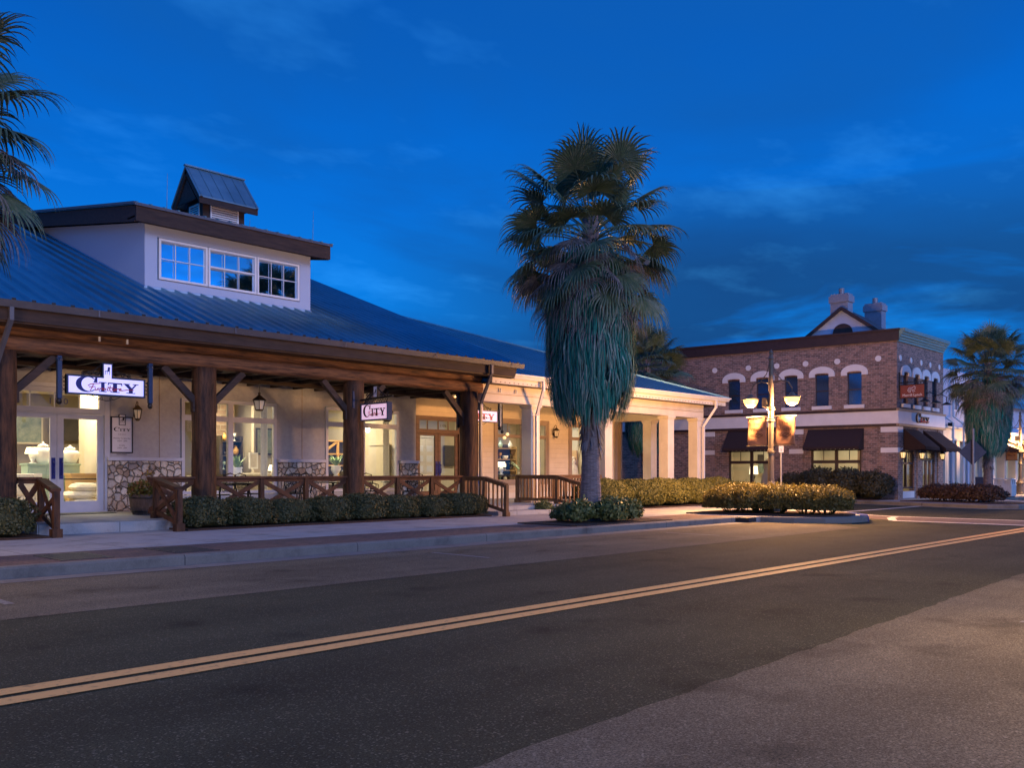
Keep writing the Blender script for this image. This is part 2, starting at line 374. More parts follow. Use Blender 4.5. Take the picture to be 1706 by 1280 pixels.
leafmat('palm_thatch', [(.008,.13,.095),(.02,.20,.15),(.28,.32,.26),(.015,.10,.075),(.07,.22,.17)], .8, .2, .1)
leafmat('flower', [(.10,.09,.02),(.2,.14,.02),(.07,.12,.03),(.25,.08,.03),(.05,.1,.03)])
noisy('palm_bark', (.10,.08,.075), (.27,.21,.195), 6, .95, (1,1,5), bs=1, bd=.04)
# glass
def glass(name, tint=(.9,.93,.95), refl=.12):
    m, nt, b = newmat(name); out = nt.nodes['Material Output']; nt.nodes.remove(b)
    t = N(nt,'ShaderNodeBsdfTransparent'); t.inputs['Color'].default_value = (*tint,1)
    g = N(nt,'ShaderNodeBsdfGlossy'); g.inputs['Roughness'].default_value = .02
    f = N(nt,'ShaderNodeFresnel', IOR=1.5)
    a = N(nt,'ShaderNodeMath', operation='ADD'); a.inputs[1].default_value = refl-.04; nt.links.new(f.outputs[0], a.inputs[0])
    mx = N(nt,'ShaderNodeMixShader'); nt.links.new(a.outputs[0], mx.inputs['Fac']); nt.links.new(t.outputs[0], mx.inputs[1]); nt.links.new(g.outputs[0], mx.inputs[2])
    nt.links.new(mx.outputs[0], out.inputs['Surface'])
glass('glass', refl=.05)
m, nt, b = newmat('mirror_glass'); b.inputs['Base Color'].default_value = (.62,.78,.95,1); b.inputs['Metallic'].default_value = 1; b.inputs['Roughness'].default_value = .03
m, nt, b = newmat('dark_glass'); b.inputs['Base Color'].default_value = (.10,.16,.24,1); b.inputs['Metallic'].default_value = .8; b.inputs['Roughness'].default_value = .08
# lit things
emis('sign_face', (.62,.60,1.0), .66)
emis('sign_face_pink', (.95,.62,.78), .62)
emis('lamp_glow', (1,.50,.13), 3.6)
noisy('faded_line', (.10,.095,.085), (.22,.21,.19), 22, .8, bs=.1, lo=.35, hi=.6)
emis('ceiling_glow', (1,.85,.55), 6)
emis('shade_glow', (1,.80,.50), 2.2)
emis('lantern_glow', (1,.70,.30), 1.1)
emis('dim_lantern', (.9,.75,.5), .03)
# ------------------------------------------------------------------ lettering
def arc(cx, cz, rx, rz, a0, a1, n=14): return [(cx+rx*math.cos(R(a0+(a1-a0)*i/n)), cz+rz*math.sin(R(a0+(a1-a0)*i/n))) for i in range(n+1)]
def glyph_C():
    o = arc(.5,.5,.5,.5,38,322,22); i = arc(.58,.5,.33,.43,322-14,38+12,22)
    return [o+i, [(.80,.62),(.98,.62),(.98,.98),(.90,.98)]], 1.0
def glyph_I(): return [[(.16,.08),(.44,.08),(.44,.92),(.16,.92)],[(0,0),(.6,0),(.6,.08),(0,.08)],[(0,.92),(.6,.92),(.6,1),(0,1)]], .6
def glyph_T(): return [[(.33,.08),(.60,.08),(.60,.88),(.33,.88)],[(.16,0),(.77,0),(.77,.08),(.16,.08)],[(0,.88),(.93,.88),(.93,1),(0,1)],[(0,.68),(.09,.88),(0,.88)],[(.93,.68),(.93,.88),(.84,.88)]], .93
def glyph_Y(): return [[(.36,.08),(.62,.08),(.62,.45),(.36,.45)],[(.2,0),(.78,0),(.78,.08),(.2,.08)],[(.36,.45),(.62,.45),(.34,.92),(.06,.92)],[(.62,.45),(.49,.45),(.76,.92),(.88,.92)],[(0,.92),(.44,.92),(.44,1),(0,1)],[(.62,.92),(1,.92),(1,1),(.62,1)]], 1.0
def shop_word(mb, fr, a0, z0, w, h, n0, n1):
    """the word CITY in serif capitals, big C and small capitals"""
    gs = [(glyph_C,1.0,0,.34),(glyph_I,.72,.0,.12),(glyph_T,.72,0,.23),(glyph_Y,.72,0,.25)]
    x = 0; k = 0
    for g, hh, dz, ww in gs:
        polys, gw = g()
        for q, p in enumerate(polys):
            e = .0006*q
            fr.plate(mb, [(a0+(x+px/gw*ww)*w, z0+(-.08*h if g is glyph_C else 0)+pz*hh*h*(1.18 if g is glyph_C else 1)) for px,pz in p], n0, n1+e)
        x += ww+.02
SCRIPT = [[(0,.62),(.06,.78),(.2,.86),(.34,.9)],[(.15,.86),(.12,.5),(.06,.15)],[(.03,.5),(.2,.56)],
  [(.2,.42),(.19,.22),(.24,.2),(.28,.42),(.28,.2)],[(.33,.42),(.32,.2),(.34,.36),(.40,.42)],[(.42,.42),(.41,.2),(.44,.38),(.49,.4),(.48,.2)],
  [(.54,.42),(.53,.22),(.57,.2)],[(.55,.55),(.57,.58)],[(.62,.7),(.6,.22),(.65,.2)],[(.56,.48),(.72,.54)],
  [(.69,.44),(.68,.24),(.73,.22),(.76,.44),(.75,.22)],[(.80,.44),(.79,.24),(.81,.38),(.86,.44)],
  [(.87,.34),(.94,.38),(.92,.46),(.87,.4),(.88,.26),(.96,.26),(1.1,.36),(1.3,.36)]]
def shop_script(mb, fr, a0, z0, w, h, n0, n1, t):
    for q, pl in enumerate(SCRIPT):
        pts = [(a0+x*w, z0+(z+x*.05)*h) for x,z in pl]
        for (x0,z0_),(x1,z1_) in zip(pts, pts[1:]):
            dx,dz = x1-x0, z1_-z0_; L = math.hypot(dx,dz) or 1; ux,uz = -dz/L*t/2, dx/L*t/2; ex,ez = dx/L*t*.3, dz/L*t*.3
            fr.plate(mb, [(x0-ex+ux,z0_-ez+uz),(x0-ex-ux,z0_-ez-uz),(x1+ex-ux,z1_+ez-uz),(x1+ex+ux,z1_+ez+uz)], n0, n1)
            n1 += .00015
def chair_mark(mb, fr, a, z, h, n0, n1):
    """small side-on armchair"""
    P = [[(.45,.45),(.55,1),(.95,1),(.85,.45)],[(.0,.42),(.9,.42),(.85,.52),(.05,.5)],[(.05,0),(.13,0),(.16,.42),(.08,.42)],[(.78,0),(.86,0),(.88,.42),(.80,.42)],[(.40,.1),(.46,.1),(.47,.42),(.41,.42)]]
    for q, p in enumerate(P): fr.plate(mb, [(a+x*h*.75, z+y*h) for x,y in p], n0, n1+.0006*q)
_tx = {}
def text_geo(s):
    if s not in _tx:
        cu = bpy.data.curves.new('t','FONT'); cu.body = s; cu.align_x = 'CENTER'; cu.resolution_u = 3
        ob = bpy.data.objects.new('t', cu); COL.objects.link(ob)
        dg = bpy.context.evaluated_depsgraph_get(); me = bpy.data.meshes.new_from_object(ob.evaluated_get(dg))
        _tx[s] = ([tuple(v.co) for v in me.vertices], [tuple(p.vertices) for p in me.polygons])
        bpy.data.objects.remove(ob); bpy.data.curves.remove(cu); bpy.data.meshes.remove(me)
    return _tx[s]
def write(mb, fr, s, a, z, size, n, sx=1):
    v, f = text_geo(s)
    mb.add([fr.p(a+x*size*sx, n, z+y*size) for x,y,_ in v], f)

# ------------------------------------------------------------------ ground
mb = MB(); mb.add([(-500,-500,-.03),(500,-500,-.03),(500,500,-.03),(-500,500,-.03)],[(0,1,2,3)]); mb.build('ground','ground_far',kind='structure',fix=False)
mb = MB(); mb.add([(-60,-2,0),(160,-2,0),(160,60,0),(-60,60,0)],[(0,1,2,3)]); mb.build('road','asphalt',kind='structure',fix=False)
mb = MB()
rj=random.Random(3); us=[-60+i*5 for i in range(11)]+[-5+i*.18 for i in range(223)]+[36+i*8 for i in range(15)]
vs=[]
for u in us: vs+=[(u,0,.004),(u,3.06+.040*(max(-5,min(u,14))-5.2)+rj.uniform(-.018,.018),.004)]
mb.add(vs,[(2*i,2*i+2,2*i+3,2*i+1) for i in range(len(us)-1)])
mb.add([(-60,9.0,.004),(21.6,9.0,.004),(22.2,9.9,.004),(22.0,11.95,.004),(-60,11.95,.004)],[(0,1,2,3,4)])
mb.add([(44,9.0,.004),(160,9.0,.004),(160,11.95,.004),(44.5,11.95,.004)],[(0,1,2,3)])
mb.build('parking_lane','asphalt_pale',kind='structure',fix=False)
def flat(mb, x0,x1,y0,y1,z): mb.add([(x0,y0,z),(x1,y0,z),(x1,y1,z),(x0,y1,z)],[(0,1,2,3)])
# yellow centre lines, broken edges from wear come from the paint material
mb = MB(); flat(mb,-60,24.8,5.70,5.875,.008); flat(mb,-60,24.8,5.955,6.13,.008); flat(mb,44,160,5.70,5.875,.008); flat(mb,44,160,5.955,6.13,.008)
mb.build('yellow_road_line','yellow_line',kind='structure',fix=False)
fl_ = MB()
for k in range(-4,4):
    u = 9.92+6.85*k
    if u < 20: flat(fl_,u-.05,u+.05,10.0,11.35,.009)
for k in range(-6,18):
    u = 9.0+6.85*k; flat(fl_,u-.05,u+.05,.9,2.3,.009)
fl_.build('parking_marking','faded_line',kind='structure',fix=False)
mb = MB(); flat(mb,25.05,25.35,3.6,9.6,.012); flat(mb,27.45,27.75,1.5,10.6,.012)
flat(mb,29.2,36.6,12.75,12.97,.012)
def ribbon(mb, pts, w, z):
    for (a,b),(c,d) in zip(pts,pts[1:]):
        dx,dy=c-a,d-b; L=math.hypot(dx,dy); ux,uy=-dy/L*w/2,dx/L*w/2; z+=.0001
        mb.add([(a+ux,b+uy,z),(a-ux,b-uy,z),(c-ux,d-uy,z),(c+ux,d+uy,z)],[(0,1,2,3)])
ribbon(mb,[(27.6,10.6),(27.9,11.3),(28.6,12.1),(29.3,12.8)],.22,.0125)
ribbon(mb,[(25.2,9.6),(25.9,9.9),(26.6,10.2),(27.55,10.4)],.22,.0135)
mb.build('white_road_marking','white_line',kind='structure',fix=False)
mb = MB(); flat(mb,25.35,27.45,.1,9.6,.006)
mb.add([(25.5,9.6,.0065),(27.45,9.6,.0065),(27.6,10.8,.0065),(29.2,12.75,.0065),(29.2,13.6,.0065),(27.2,12.3,.0065),(26.0,10.9,.0065)],[(0,1,2,3,4,5,6)])
mb.build('crosswalk_paving','crossing_pavers',kind='structure',fix=False)
PA = [(-60,12.42),(21.75,12.42),(22.05,11.9),(22.35,11.1),(22.8,10.45),(23.5,10.05),(24.4,10.0),(25.2,10.35),(26.0,11.1),(27.2,12.5),(28.9,13.9),(31,15.2),(32.6,16.9),(33.4,19.5),(33.4,60),(-60,60)]
PB = [(37.9,60),(37.9,18),(37.6,15.5),(36.9,13.5),(36.2,11.8),(36.0,10.3),(36.5,9.4),(37.6,9.0),(39.4,9.1),(41.5,9.9),(43,11.4),(44.5,12.2),(46,12.42),(160,12.42),(160,60)]
mb = MB(); mb.prism(PA,-.2,.15); mb.build('sidewalk','concrete',kind='structure')
mb = MB(); mb.prism(PB,-.2,.15); mb.build('sidewalk','concrete',kind='structure')
mb = MB(); mb.prism([(-60,-30),(160,-30),(160,-.1),(-60,-.1)],-.2,.15); mb.build('sidewalk','concrete',kind='structure')
def kerb_path(mb, pts, w=.16, z=.158):
    n=len(pts); L=[]; 
    for i in range(n):
        a=Vector(pts[max(i-1,0)]+(0,)); b=Vector(pts[min(i+1,n-1)]+(0,)); d=(b-a).normalized(); nn=Vector((-d.y,d.x,0)); p=Vector(pts[i]+(0,))
        L.append([p-nn*.025+Vector((0,0,-.1)), p-nn*.025+Vector((0,0,z-.03)), p+nn*.005+Vector((0,0,z)), p+nn*w+Vector((0,0,z)), p+nn*w+Vector((0,0,-.1))])
    vs=[q for l in L for q in l]; fs=[(5*i+k,5*i+k+1,5*i+k+6,5*i+k+5) for i in range(n-1) for k in range(4)]
    fs+=[(0,1,2,3,4),tuple(5*(n-1)+k for k in range(5))]
    mb.add(vs,fs)
mb = MB(); kerb_path(mb, [(-60,12.40),(-20,12.40),(0,12.40),(21.55,12.40)]); kerb_path(mb, PA[2:10]); mb.build('kerb','kerb',kind='structure')
mb = MB(); kerb_path(mb, PA[9:15]); kerb_path(mb, PB[:14]); mb.build('kerb','kerb',kind='structure')
mb = MB(); kerb_path(mb,[(160,-.08),(-60,-.08)]); mb.build('kerb','kerb',kind='structure')
mb = MB(); mb.box(21.58,22.02,12.0,12.55,.02,.135); mb.build('storm_drain_inlet','cover_plate',kind='structure')
mb = MB(); kerb_path(mb,[(24.415,9.975),(25.215,10.325),(26.015,11.08)],.2,.166); mb.build('painted_kerb','blue_kerb_paint',kind='structure')
# gutter pan
mb = MB(); flat(mb,-60,21.9,11.93,12.40,.008); mb.add([(21.9,11.93,.0085),(22.1,11.2,.0085),(22.0,12.4,.0085)],[(0,1,2)]); ribbon(mb,[(36.3,12.4),(35.75,11.3),(35.55,10.2),(36.2,9.0),(37.6,8.65),(39.5,8.75)],.42,.0085)
ribbon(mb,[(37.7,20),(37.55,17.2),(37.2,15.2),(36.3,12.4)],.35,.0095)
mb.build('gutter_pan','gutter_concrete',kind='structure',fix=False)
# brick strip along the kerb
mb = MB(); flat(mb,-60,15.2,12.56,14.1,.154); flat(mb,18.9,21.9,12.56,14.1,.154); mb.build('brick_strip','pavers',kind='structure',fix=False)
# planting soil
mb = MB()
mb.prism([(-10,17.35),(6.0,17.35),(6.0,19.0),(-10,19.0)],.10,.185); mb.prism([(8.62,17.35),(17.3,17.35),(17.3,19.0),(8.62,19.0)],.10,.185)
mb.prism([(21.0,17.3),(32.3,17.3),(32.3,19.35),(21.0,19.35)],.10,.18)
mb.prism([(15.2,12.6),(18.9,12.6),(18.9,14.4),(15.2,14.4)],.10,.175)
mb.prism([(22.65,11.3),(23.1,10.55),(23.8,10.25),(24.6,10.4),(25.3,10.9),(25.2,14.4),(22.3,14.4)],.10,.19)
mb.prism([(36.5,10.4),(37.0,9.6),(38.4,9.4),(39.6,10.2),(40.2,13.6),(38.0,14.2)],.10,.18)
mb.prism([(37.95,15.3),(39.7,15.1),(38.2,25.5),(37.95,25.5)],.10,.18)
mb.build('planting_soil','mulch',kind='structure')
# utility covers
for i,(u0,u1) in enumerate(((4.55,5.25),(6.15,6.85))):
    mb = MB(); mb.box(u0,u1,12.75,13.85,.15,.162)
    for k in range(6): mb.box(u0+.06,u1-.06,12.85+k*.17,12.93+k*.17,.162,.166)
    tag(mb.build('utility_cover','cover_plate',loc=(u0,12.75,.15)), ['dark metal cover plate set in the brick strip below the clipped round bush','dark metal cover plate set in the brick strip below the entrance landing'][i],'utility cover',group='cover plates in the brick strip')

# ------------------------------------------------------------------ building A : timber porch store
A = thing('timber_porch_store','long shop with blue metal roof, dormer, cupola and rough timber porch','building',(12,23,0))
fa = Fr((0,23.2),(1,0),(0,-1))
mb = MB(); mb.box(-6,17.45,19.05,31,.02,.35); mb.box(6.05,8.95,18.2,19.05,.02,.35); mb.build('porch_floor','concrete',A)
mb = MB(); fa.wall(mb,-6,19.54,.35,3.9,.2,[(7.0,9.35,.35,3.43),(11.31,14.25,.72,3.37),(15.92,18.8,.72,3.37)])
mb.add([(19.54,23.2,.35),(19.54,23.42,.35),(19.54,23.42,3.9),(19.54,23.2,3.9)],[(0,1,2,3)])
W = mb.build('wall','stucco',A,fix=False)
for u in (10.72,15.1):
    mb = MB(); mb.box(u,u+.012,23.188,23.2,1.73,3.9); mb.build('wall_joint','tan_trim',W)
for a0,a1 in ((9.36,11.29),(14.27,15.90),(18.82,19.57),(2.0,6.95)):
    mb = MB(); fa.box(mb,a0,a1,.005,.09,.35,1.64); s = mb.build('stone_base','fieldstone',A,bevel=.02)
    mb = MB(); fa.box(mb,a0-.02,a1+.02,.002,.15,1.64,1.73); mb.build('stone_cap','grey_paint',s,bevel=.01)
def window(par, fr, a0,a1,z0,z1, vs, hs, mat='white_paint', n0=-.08, n1=.03, fw=.075, mw=.06, gm='glass', casing=0, name='window', lites=(), tilt=0):
    mb = MB()
    if casing:
        c = casing
        fr.box(mb,a0-c,a0,.002,n1+.012,z0-c,z1+c); fr.box(mb,a1,a1+c,.002,n1+.012,z0-c,z1+c); fr.box(mb,a0,a1,.002,n1+.012,z1,z1+c); fr.box(mb,a0,a1,.002,n1+.03,z0-c,z0)
    fr.box(mb,a0,a0+fw,n0,n1,z0,z1); fr.box(mb,a1-fw,a1,n0,n1,z0,z1)
    fr.box(mb,a0+fw,a1-fw,n0,n1,z0,z0+fw); fr.box(mb,a0+fw,a1-fw,n0,n1,z1-fw,z1)
    for v in vs: fr.box(mb,v-mw/2,v+mw/2,n0+.004,n1-.004,z0+fw,z1-fw)
    for h in hs: fr.box(mb,a0+fw,a1-fw,n0+.008,n1-.008,h-mw/2,h+mw/2)
    for (x0,x1,y0,y1) in lites: fr.box(mb,x0,x1,n0+.04+.6*abs(tilt),n0+.06+.6*abs(tilt),y0,y1)
    w = mb.build(name,mat,par,bevel=0)
    mb = MB(); nn = n0+.035; tl = tilt*(a1-a0)/2; mb.add([fr.p(a0+fw*.5,nn-tl,z0+fw*.5),fr.p(a1-fw*.5,nn+tl,z0+fw*.5),fr.p(a1-fw*.5,nn+tl,z1-fw*.5),fr.p(a0+fw*.5,nn-tl,z1-fw*.5)],[(0,1,2,3)])
    mb.build('pane',gm,w,fix=False); return w
def wd(v,z0,z1): return (v-.012,v+.012,z0,z1)
window(A,fa,11.33,14.23,.74,3.35,[12.77],[2.83],'grey_paint',mw=.15,fw=.09)
window(A,fa,15.94,18.78,.74,3.35,[17.35],[2.83],'grey_paint',mw=.15,fw=.09,lites=[wd(16.63,2.9,3.28)])
# entrance: transom, two glazed leaves
window(A,fa,7.055,9.295,2.815,3.415,[],[],'grey_paint',mw=.1,fw=.12,lites=[wd(7.56,2.9,3.3),wd(8.12,2.9,3.3),wd(8.70,2.9,3.3)],name='transom_window')
def door_leaf(par, fr, a0,a1,z0,z1, mat, st=.19, bot=.24, hx=None, rail=None, name='door', gm='glass'):
    mb = MB(); n0,n1=-.09,-.03
    fr.box(mb,a0,a0+st,n0,n1,z0,z1); fr.box(mb,a1-st,a1,n0,n1,z0,z1); fr.box(mb,a0+st,a1-st,n0,n1,z0,z0+bot); fr.box(mb,a0+st,a1-st,n0,n1,z1-st*.75,z1)
    d = mb.build(name,mat,par)
    mb = MB(); mb.add([fr.p(a0+st,-.06,z0+bot),fr.p(a1-st,-.06,z0+bot),fr.p(a1-st,-.06,z1-st*.75),fr.p(a0+st,-.06,z1-st*.75)],[(0,1,2,3)]); mb.build('pane',gm,d,fix=False)
    if hx: 
        mb = MB(); c = fr.p(hx,-.02,z0+1.05)
        fr.box(mb,hx-.045,hx+.045,-.03,-.018,z0+.80,z0+1.32)
        mb.tube([fr.p(hx,-.02,z0+.9),fr.p(hx,.05,z0+.93),fr.p(hx,.06,z0+1.05),fr.p(hx,.05,z0+1.2),fr.p(hx,-.02,z0+1.24)],.018,8)
        mb.build('handle','ink_navy',d)
    if rail:
        mb = MB(); fr.box(mb,a0+st*.8,a1-st*.8,-.115,-.095,z0+rail,z0+rail+.03); mb.build('push_bar','black_iron',d)
    return d
door_leaf(A,fa,7.06,8.17,.38,2.78,'grey_paint',.15,.25,8.09,.78)
door_leaf(A,fa,8.18,9.29,.38,2.78,'grey_paint',.15,.25,8.27,.78)
mb = MB(); fa.box(mb,6.93,7.05,-.1,.03,.35,3.43); fa.box(mb,9.30,9.42,-.1,.03,.35,3.43); fa.box(mb,6.93,9.42,-.095,.032,3.42,3.52); fa.box(mb,7.05,9.30,-.1,.02,2.785,2.81); fa.box(mb,7.0,9.35,-.15,.06,.351,.385)
fr_ = mb.build('door_frame','grey_paint',A)
mb = MB(); write(mb,fa,'1110',8.2,3.02,.2,-.03,1.2); mb.build('house_number','ink_navy',fr_,fix=False)
# porch ceiling, inner header, beams
mb = MB(); mb.box(-6,19.5,19.5,23.2,3.9,3.96); mb.box(-6,19.6,18.72,19.5,4.20,4.23); mb.build('porch_ceiling','soffit_brown',A)
mb = MB()
for k in range(0,34): mb.box(-5.5+k*.75,-5.42+k*.75,19.55,23.15,3.80,3.9)
mb.build('ceiling_joist','timber_dark',A)
def log_beam(u0,u1,v,z,rv,rz,seg=12,step=.18,sd=0):
    mb = MB(); n=int((u1-u0)/step); vs=[]
    for i in range(n+1):
        u=u0+(u1-u0)*i/n
        for k in range(seg):
            a=2*math.pi*(k+.5)/seg; c,s_=math.cos(a),math.sin(a); e=.55
            x=abs(c)**e*(1 if c>0 else -1); y=abs(s_)**e*(1 if s_>0 else -1)
            q=1+.09*mnoise.noise(Vector((u*.8+sd,x*1.3+sd,y*1.3)))+.05*mnoise.noise(Vector((u*3+sd,x*3,y*3)))
            vs.append((u,v+x*rv*q,z+y*rz*q))
    fs=[(i*seg+k,i*seg+(k+1)%seg,(i+1)*seg+(k+1)%seg,(i+1)*seg+k) for i in range(n) for k in range(seg)]+[tuple(range(seg)),tuple(n*seg+k for k in range(seg))]
    mb.add(vs,fs); return mb
log_beam(-6,18.8,19.4,3.875,.185,.165,sd=1).build('porch_beam','timber_log',A,smooth=True)
log_beam(-6,18.8,19.42,4.19,.17,.16,sd=9).build('porch_beam','timber_log',A,smooth=True)
for u in (7.6,8.18): 
    mb = MB(); mb.box(u-.015,u+.015,19.19,19.24,4.08,4.18); mb.build('beam_hook','white_paint',A)
mb = MB(); mb.box(-6,19.4,21.6,21.8,3.72,3.9); mb.build('inner_header','timber_dark',A)
def post(u,v,z0,z1,w,mat='timber_post',sd=0):
    mb = MB(); n=14; vs=[]; S=[(1.12*math.copysign(abs(math.cos(R(a)))**.8,math.cos(R(a))),1.12*math.copysign(abs(math.sin(R(a)))**.8,math.sin(R(a)))) for a in range(11,371,23)][:16]
    for i in range(n+1):
        z=z0+(z1-z0)*i/n
        for x,y in S:
            q=1+.06*mnoise.noise(Vector((x*2+sd,y*2,z*1.5)))
            vs.append((u+x*w/2*q,v+y*w/2*q,z))
    fs=[(i*16+k,i*16+(k+1)%16,(i+1)*16+(k+1)%16,(i+1)*16+k) for i in range(n) for k in range(16)]+[tuple(range(16)),tuple(n*16+k for k in range(16))]
    mb.add(vs,fs); return mb
COLS = (1.7,5.80,10.02,14.21,18.38)
for i,u in enumerate(COLS):
    c_ = post(u,19.4,.35,3.74,.46,sd=i*5).build('column','timber_post',A,smooth=True)
    for sgn in (-1,1):
        if i==4 and sgn==1: continue
        mb = MB(); mb.bar((u+sgn*.19,19.4,2.92),(u+sgn*.98,19.4,3.70),.13,.15); mb.box(min(u+sgn*.2,u+sgn*.3),max(u+sgn*.2,u+sgn*.3),19.33,19.47,2.72,3.05); mb.build('brace','timber_dark',c_,bevel=.01)
# roof
EV,EZ,PT = 18.6,4.60,.378
def rz(v): return EZ+PT*(v-EV)
RU0,RU1 = -6.0,19.82
mb = MB(); RV=33.0
mb.slab([(RU0,EV,EZ),(RU1,EV,EZ),(RU1,RV,rz(RV)),(RU0,RV,rz(RV))],(0,0,-.10))
mb.slab([(RU0,RV+.001,rz(RV)),(RU1,RV+.001,rz(RV)),(RU1,47.4,EZ),(RU0,47.4,EZ)],(0,0,-.10))
roofA = mb.build('roof','metal_roof',A)
mb = MB(); k=0; u=RU0+.05
while u < RU1:
    a=Vector((u,EV-.02,EZ+.0)); b=Vector((u,RV,rz(RV))); s_=.032
    for x0,x1,h in ((-.034,.034,.048),):
        vs=[a+Vector((-.06,0,-.01)),a+Vector((-.018,0,h)),a+Vector((.018,0,h)),a+Vector((.06,0,-.01)),b+Vector((-.06,0,-.01)),b+Vector((-.018,0,h)),b+Vector((.018,0,h)),b+Vector((.06,0,-.01))]
        mb.add(vs,[(0,1,5,4),(1,2,6,5),(2,3,7,6),(0,3,2,1),(4,5,6,7)])
    u += .355
mb.build('standing_seam_rib','metal_roof',roofA)
mb = MB(); u=RU0+.05
while u < RU1: mb.box(u-.035,u+.035,18.555,18.575,4.60,4.648); u += .355
mb.build('rib_closure','black_iron',roofA)
mb = MB(); mb.bar((RU0,RV,rz(RV)+.03),(RU1,RV,rz(RV)+.03),.3,.05); mb.build('ridge_cap','metal_roof',roofA)
mb = MB(); mb.box(RU0,19.6,18.66,18.72,4.23,4.50); mb.bar((19.66,18.7,4.40),(19.66,33,rz(33)-.2),.06,.26); mb.build('fascia','timber_dark',A)
mb = MB(); mb.hexa([(RU0,18.56,4.47),(RU1+.05,18.56,4.47),(RU1+.05,18.66,4.47),(RU0,18.66,4.47),(RU0,18.50,4.60),(RU1+.05,18.50,4.60),(RU1+.05,18.66,4.60),(RU0,18.66,4.60)]); 
for u in range(-5,20,3): mb.box(u+.3,u+.33,18.496,18.50,4.47,4.605)
mb.build('gutter','gutter_grey',A)
for (ut,ub) in ((18.51,18.62),(5.72,5.62)):
    mb = MB(); w=.075
    mb.box(ut-w/2,ut+w/2,18.53,18.60,4.22,4.47); mb.bar((ut,18.565,4.25),(ub,19.14,3.38),w,w); mb.box(ub-w/2,ub+w/2,19.105,19.175,.36,3.40); mb.build('downspout','gutter_grey',A)
# gable wall under the right rake
mb = MB(); mb.slab([(19.5,19.5,3.96),(19.5,33,rz(33)-.15),(19.5,46.5,4.0)],(.1,0,0)); mb.build('gable_wall','stucco',A)
# dormer
D0,D1,DV=9.93,14.80,22.3
mb = MB(); fd = Fr((0,DV),(1,0),(0,-1))
def dz(v): return 7.62+.168*(v-DV)
fd.wall(mb,D0,D1,rz(DV)-.05,7.66,.15,[(10.26,14.45,6.24,7.32)])
for u in (D0-.004,D1+.004): mb.add([(u,DV,rz(DV)-.05),(u,31.5,rz(31.5)),(u,DV,7.66)] if False else [(u,DV,rz(DV)-.05),(u,31.6,rz(31.6)-.02),(u,31.6,dz(31.6)),(u,DV,dz(DV))],[(0,1,2,3)])
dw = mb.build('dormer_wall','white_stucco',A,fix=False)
mb = MB(); fd.box(mb,D0-.02,D1+.02,.0,.035,rz(DV)-.06,rz(DV)+.02); mb.build('flashing','white_paint',dw)
xs=[10.28,11.62,13.06,14.43]
for i in range(3):
    a0,a1=xs[i]+.01,xs[i+1]-.01; W3=(a1-a0-.16)/3; L=[]
    for q in (1,2): L.append((a0+.08+W3*q-.007,a0+.08+W3*q+.007,6.34,7.22))
    mh = 6.80
    window(A,fd,a0,a1,6.26,7.30,[],[mh] if i==1 else [],fw=.055,mw=.04,gm='mirror_glass',n1=.03,n0=-.14,tilt=.075,lites=[(x0,x1,y0,y1) for x0,x1,y0,y1 in L]+([] if i==1 else [(a0+.05,a1-.05,mh-.008,mh+.008)]),name='dormer_window')
mb = MB(); a=(DV-.5)
def dr(v): return 7.93+.168*(v-21.8)
mb.slab([(9.46,21.78,dr(21.78)),(15.2,21.78,dr(21.78)),(15.2,32,dr(32)),(9.46,32,dr(32))],(0,0,-.05)); 
droof = mb.build('dormer_roof','metal_roof',A)
mb = MB()
for k in range(17): mb.bar((9.5+k*.355,21.74,dr(21.74)+.015),(9.5+k*.355,32,dr(32)+.015),.05,.035)
mb.build('standing_seam_rib','metal_roof',droof)
mb = MB(); mb.box(9.5,15.15,21.80,21.86,7.50,7.87); mb.bar((9.53,21.86,7.68),(9.53,31.6,dr(31.6)-.25),.06,.38); mb.bar((15.12,21.86,7.68),(15.12,31.6,dr(31.6)-.25),.06,.38)
mb.box(9.5,15.15,21.86,22.3,7.60,7.64); mb.build('dormer_fascia','timber_dark',A)
mb = MB(); mb.bar((9.45,21.77,7.90),(15.2,21.77,7.90),.03,.07); mb.bar((9.44,21.77,7.92),(9.44,31.9,dr(31.9)+.0),.03,.06); mb.build('drip_edge','gutter_grey',A)
for u,h in ((10.55,1.0),(14.95,.95),(12.9,.3)):
    mb = MB(); mb.tube([(u,22.4,dr(22.4)),(u+.02,22.4,dr(22.4)+h)],[.008,.004],5); mb.build('lightning_rod','galvanised',A)
# cupola
mb = MB(); mb.box(15.15,16.74,29.42,30.58,8.4,10.95); cu = mb.build('cupola','timber_dark',A)
mb = MB()
for y in (28.95,31.05):
    mb.slab([(14.78,y,10.78),(17.05,y,10.78),(17.05,30,12.02),(14.78,30,12.02)],(0,0,.05))
for y in (28.95,31.05):
    for k in range(6): mb.bar((14.86+k*.42,y,10.84),(14.86+k*.42,30,12.08),.03,.03)
mb.bar((14.76,30,12.09),(17.07,30,12.09),.14,.05)
mb.build('cupola_roof','metal_roof_teal',cu)
mb = MB(); mb.box(14.8,17.03,28.98,29.04,10.58,10.80); mb.box(14.8,17.03,30.96,31.02,10.58,10.80)
for x in (14.86,16.97):
    mb.slab([(x,29.35,10.8),(x,30.65,10.8),(x,30,11.6)],(.03,0,0)); mb.bar((x,29.0,10.72),(x,30,11.90),.09,.2); mb.bar((x,31.0,10.72),(x,30,11.90),.09,.2)
mb.build('cupola_gable','timber_dark',cu)
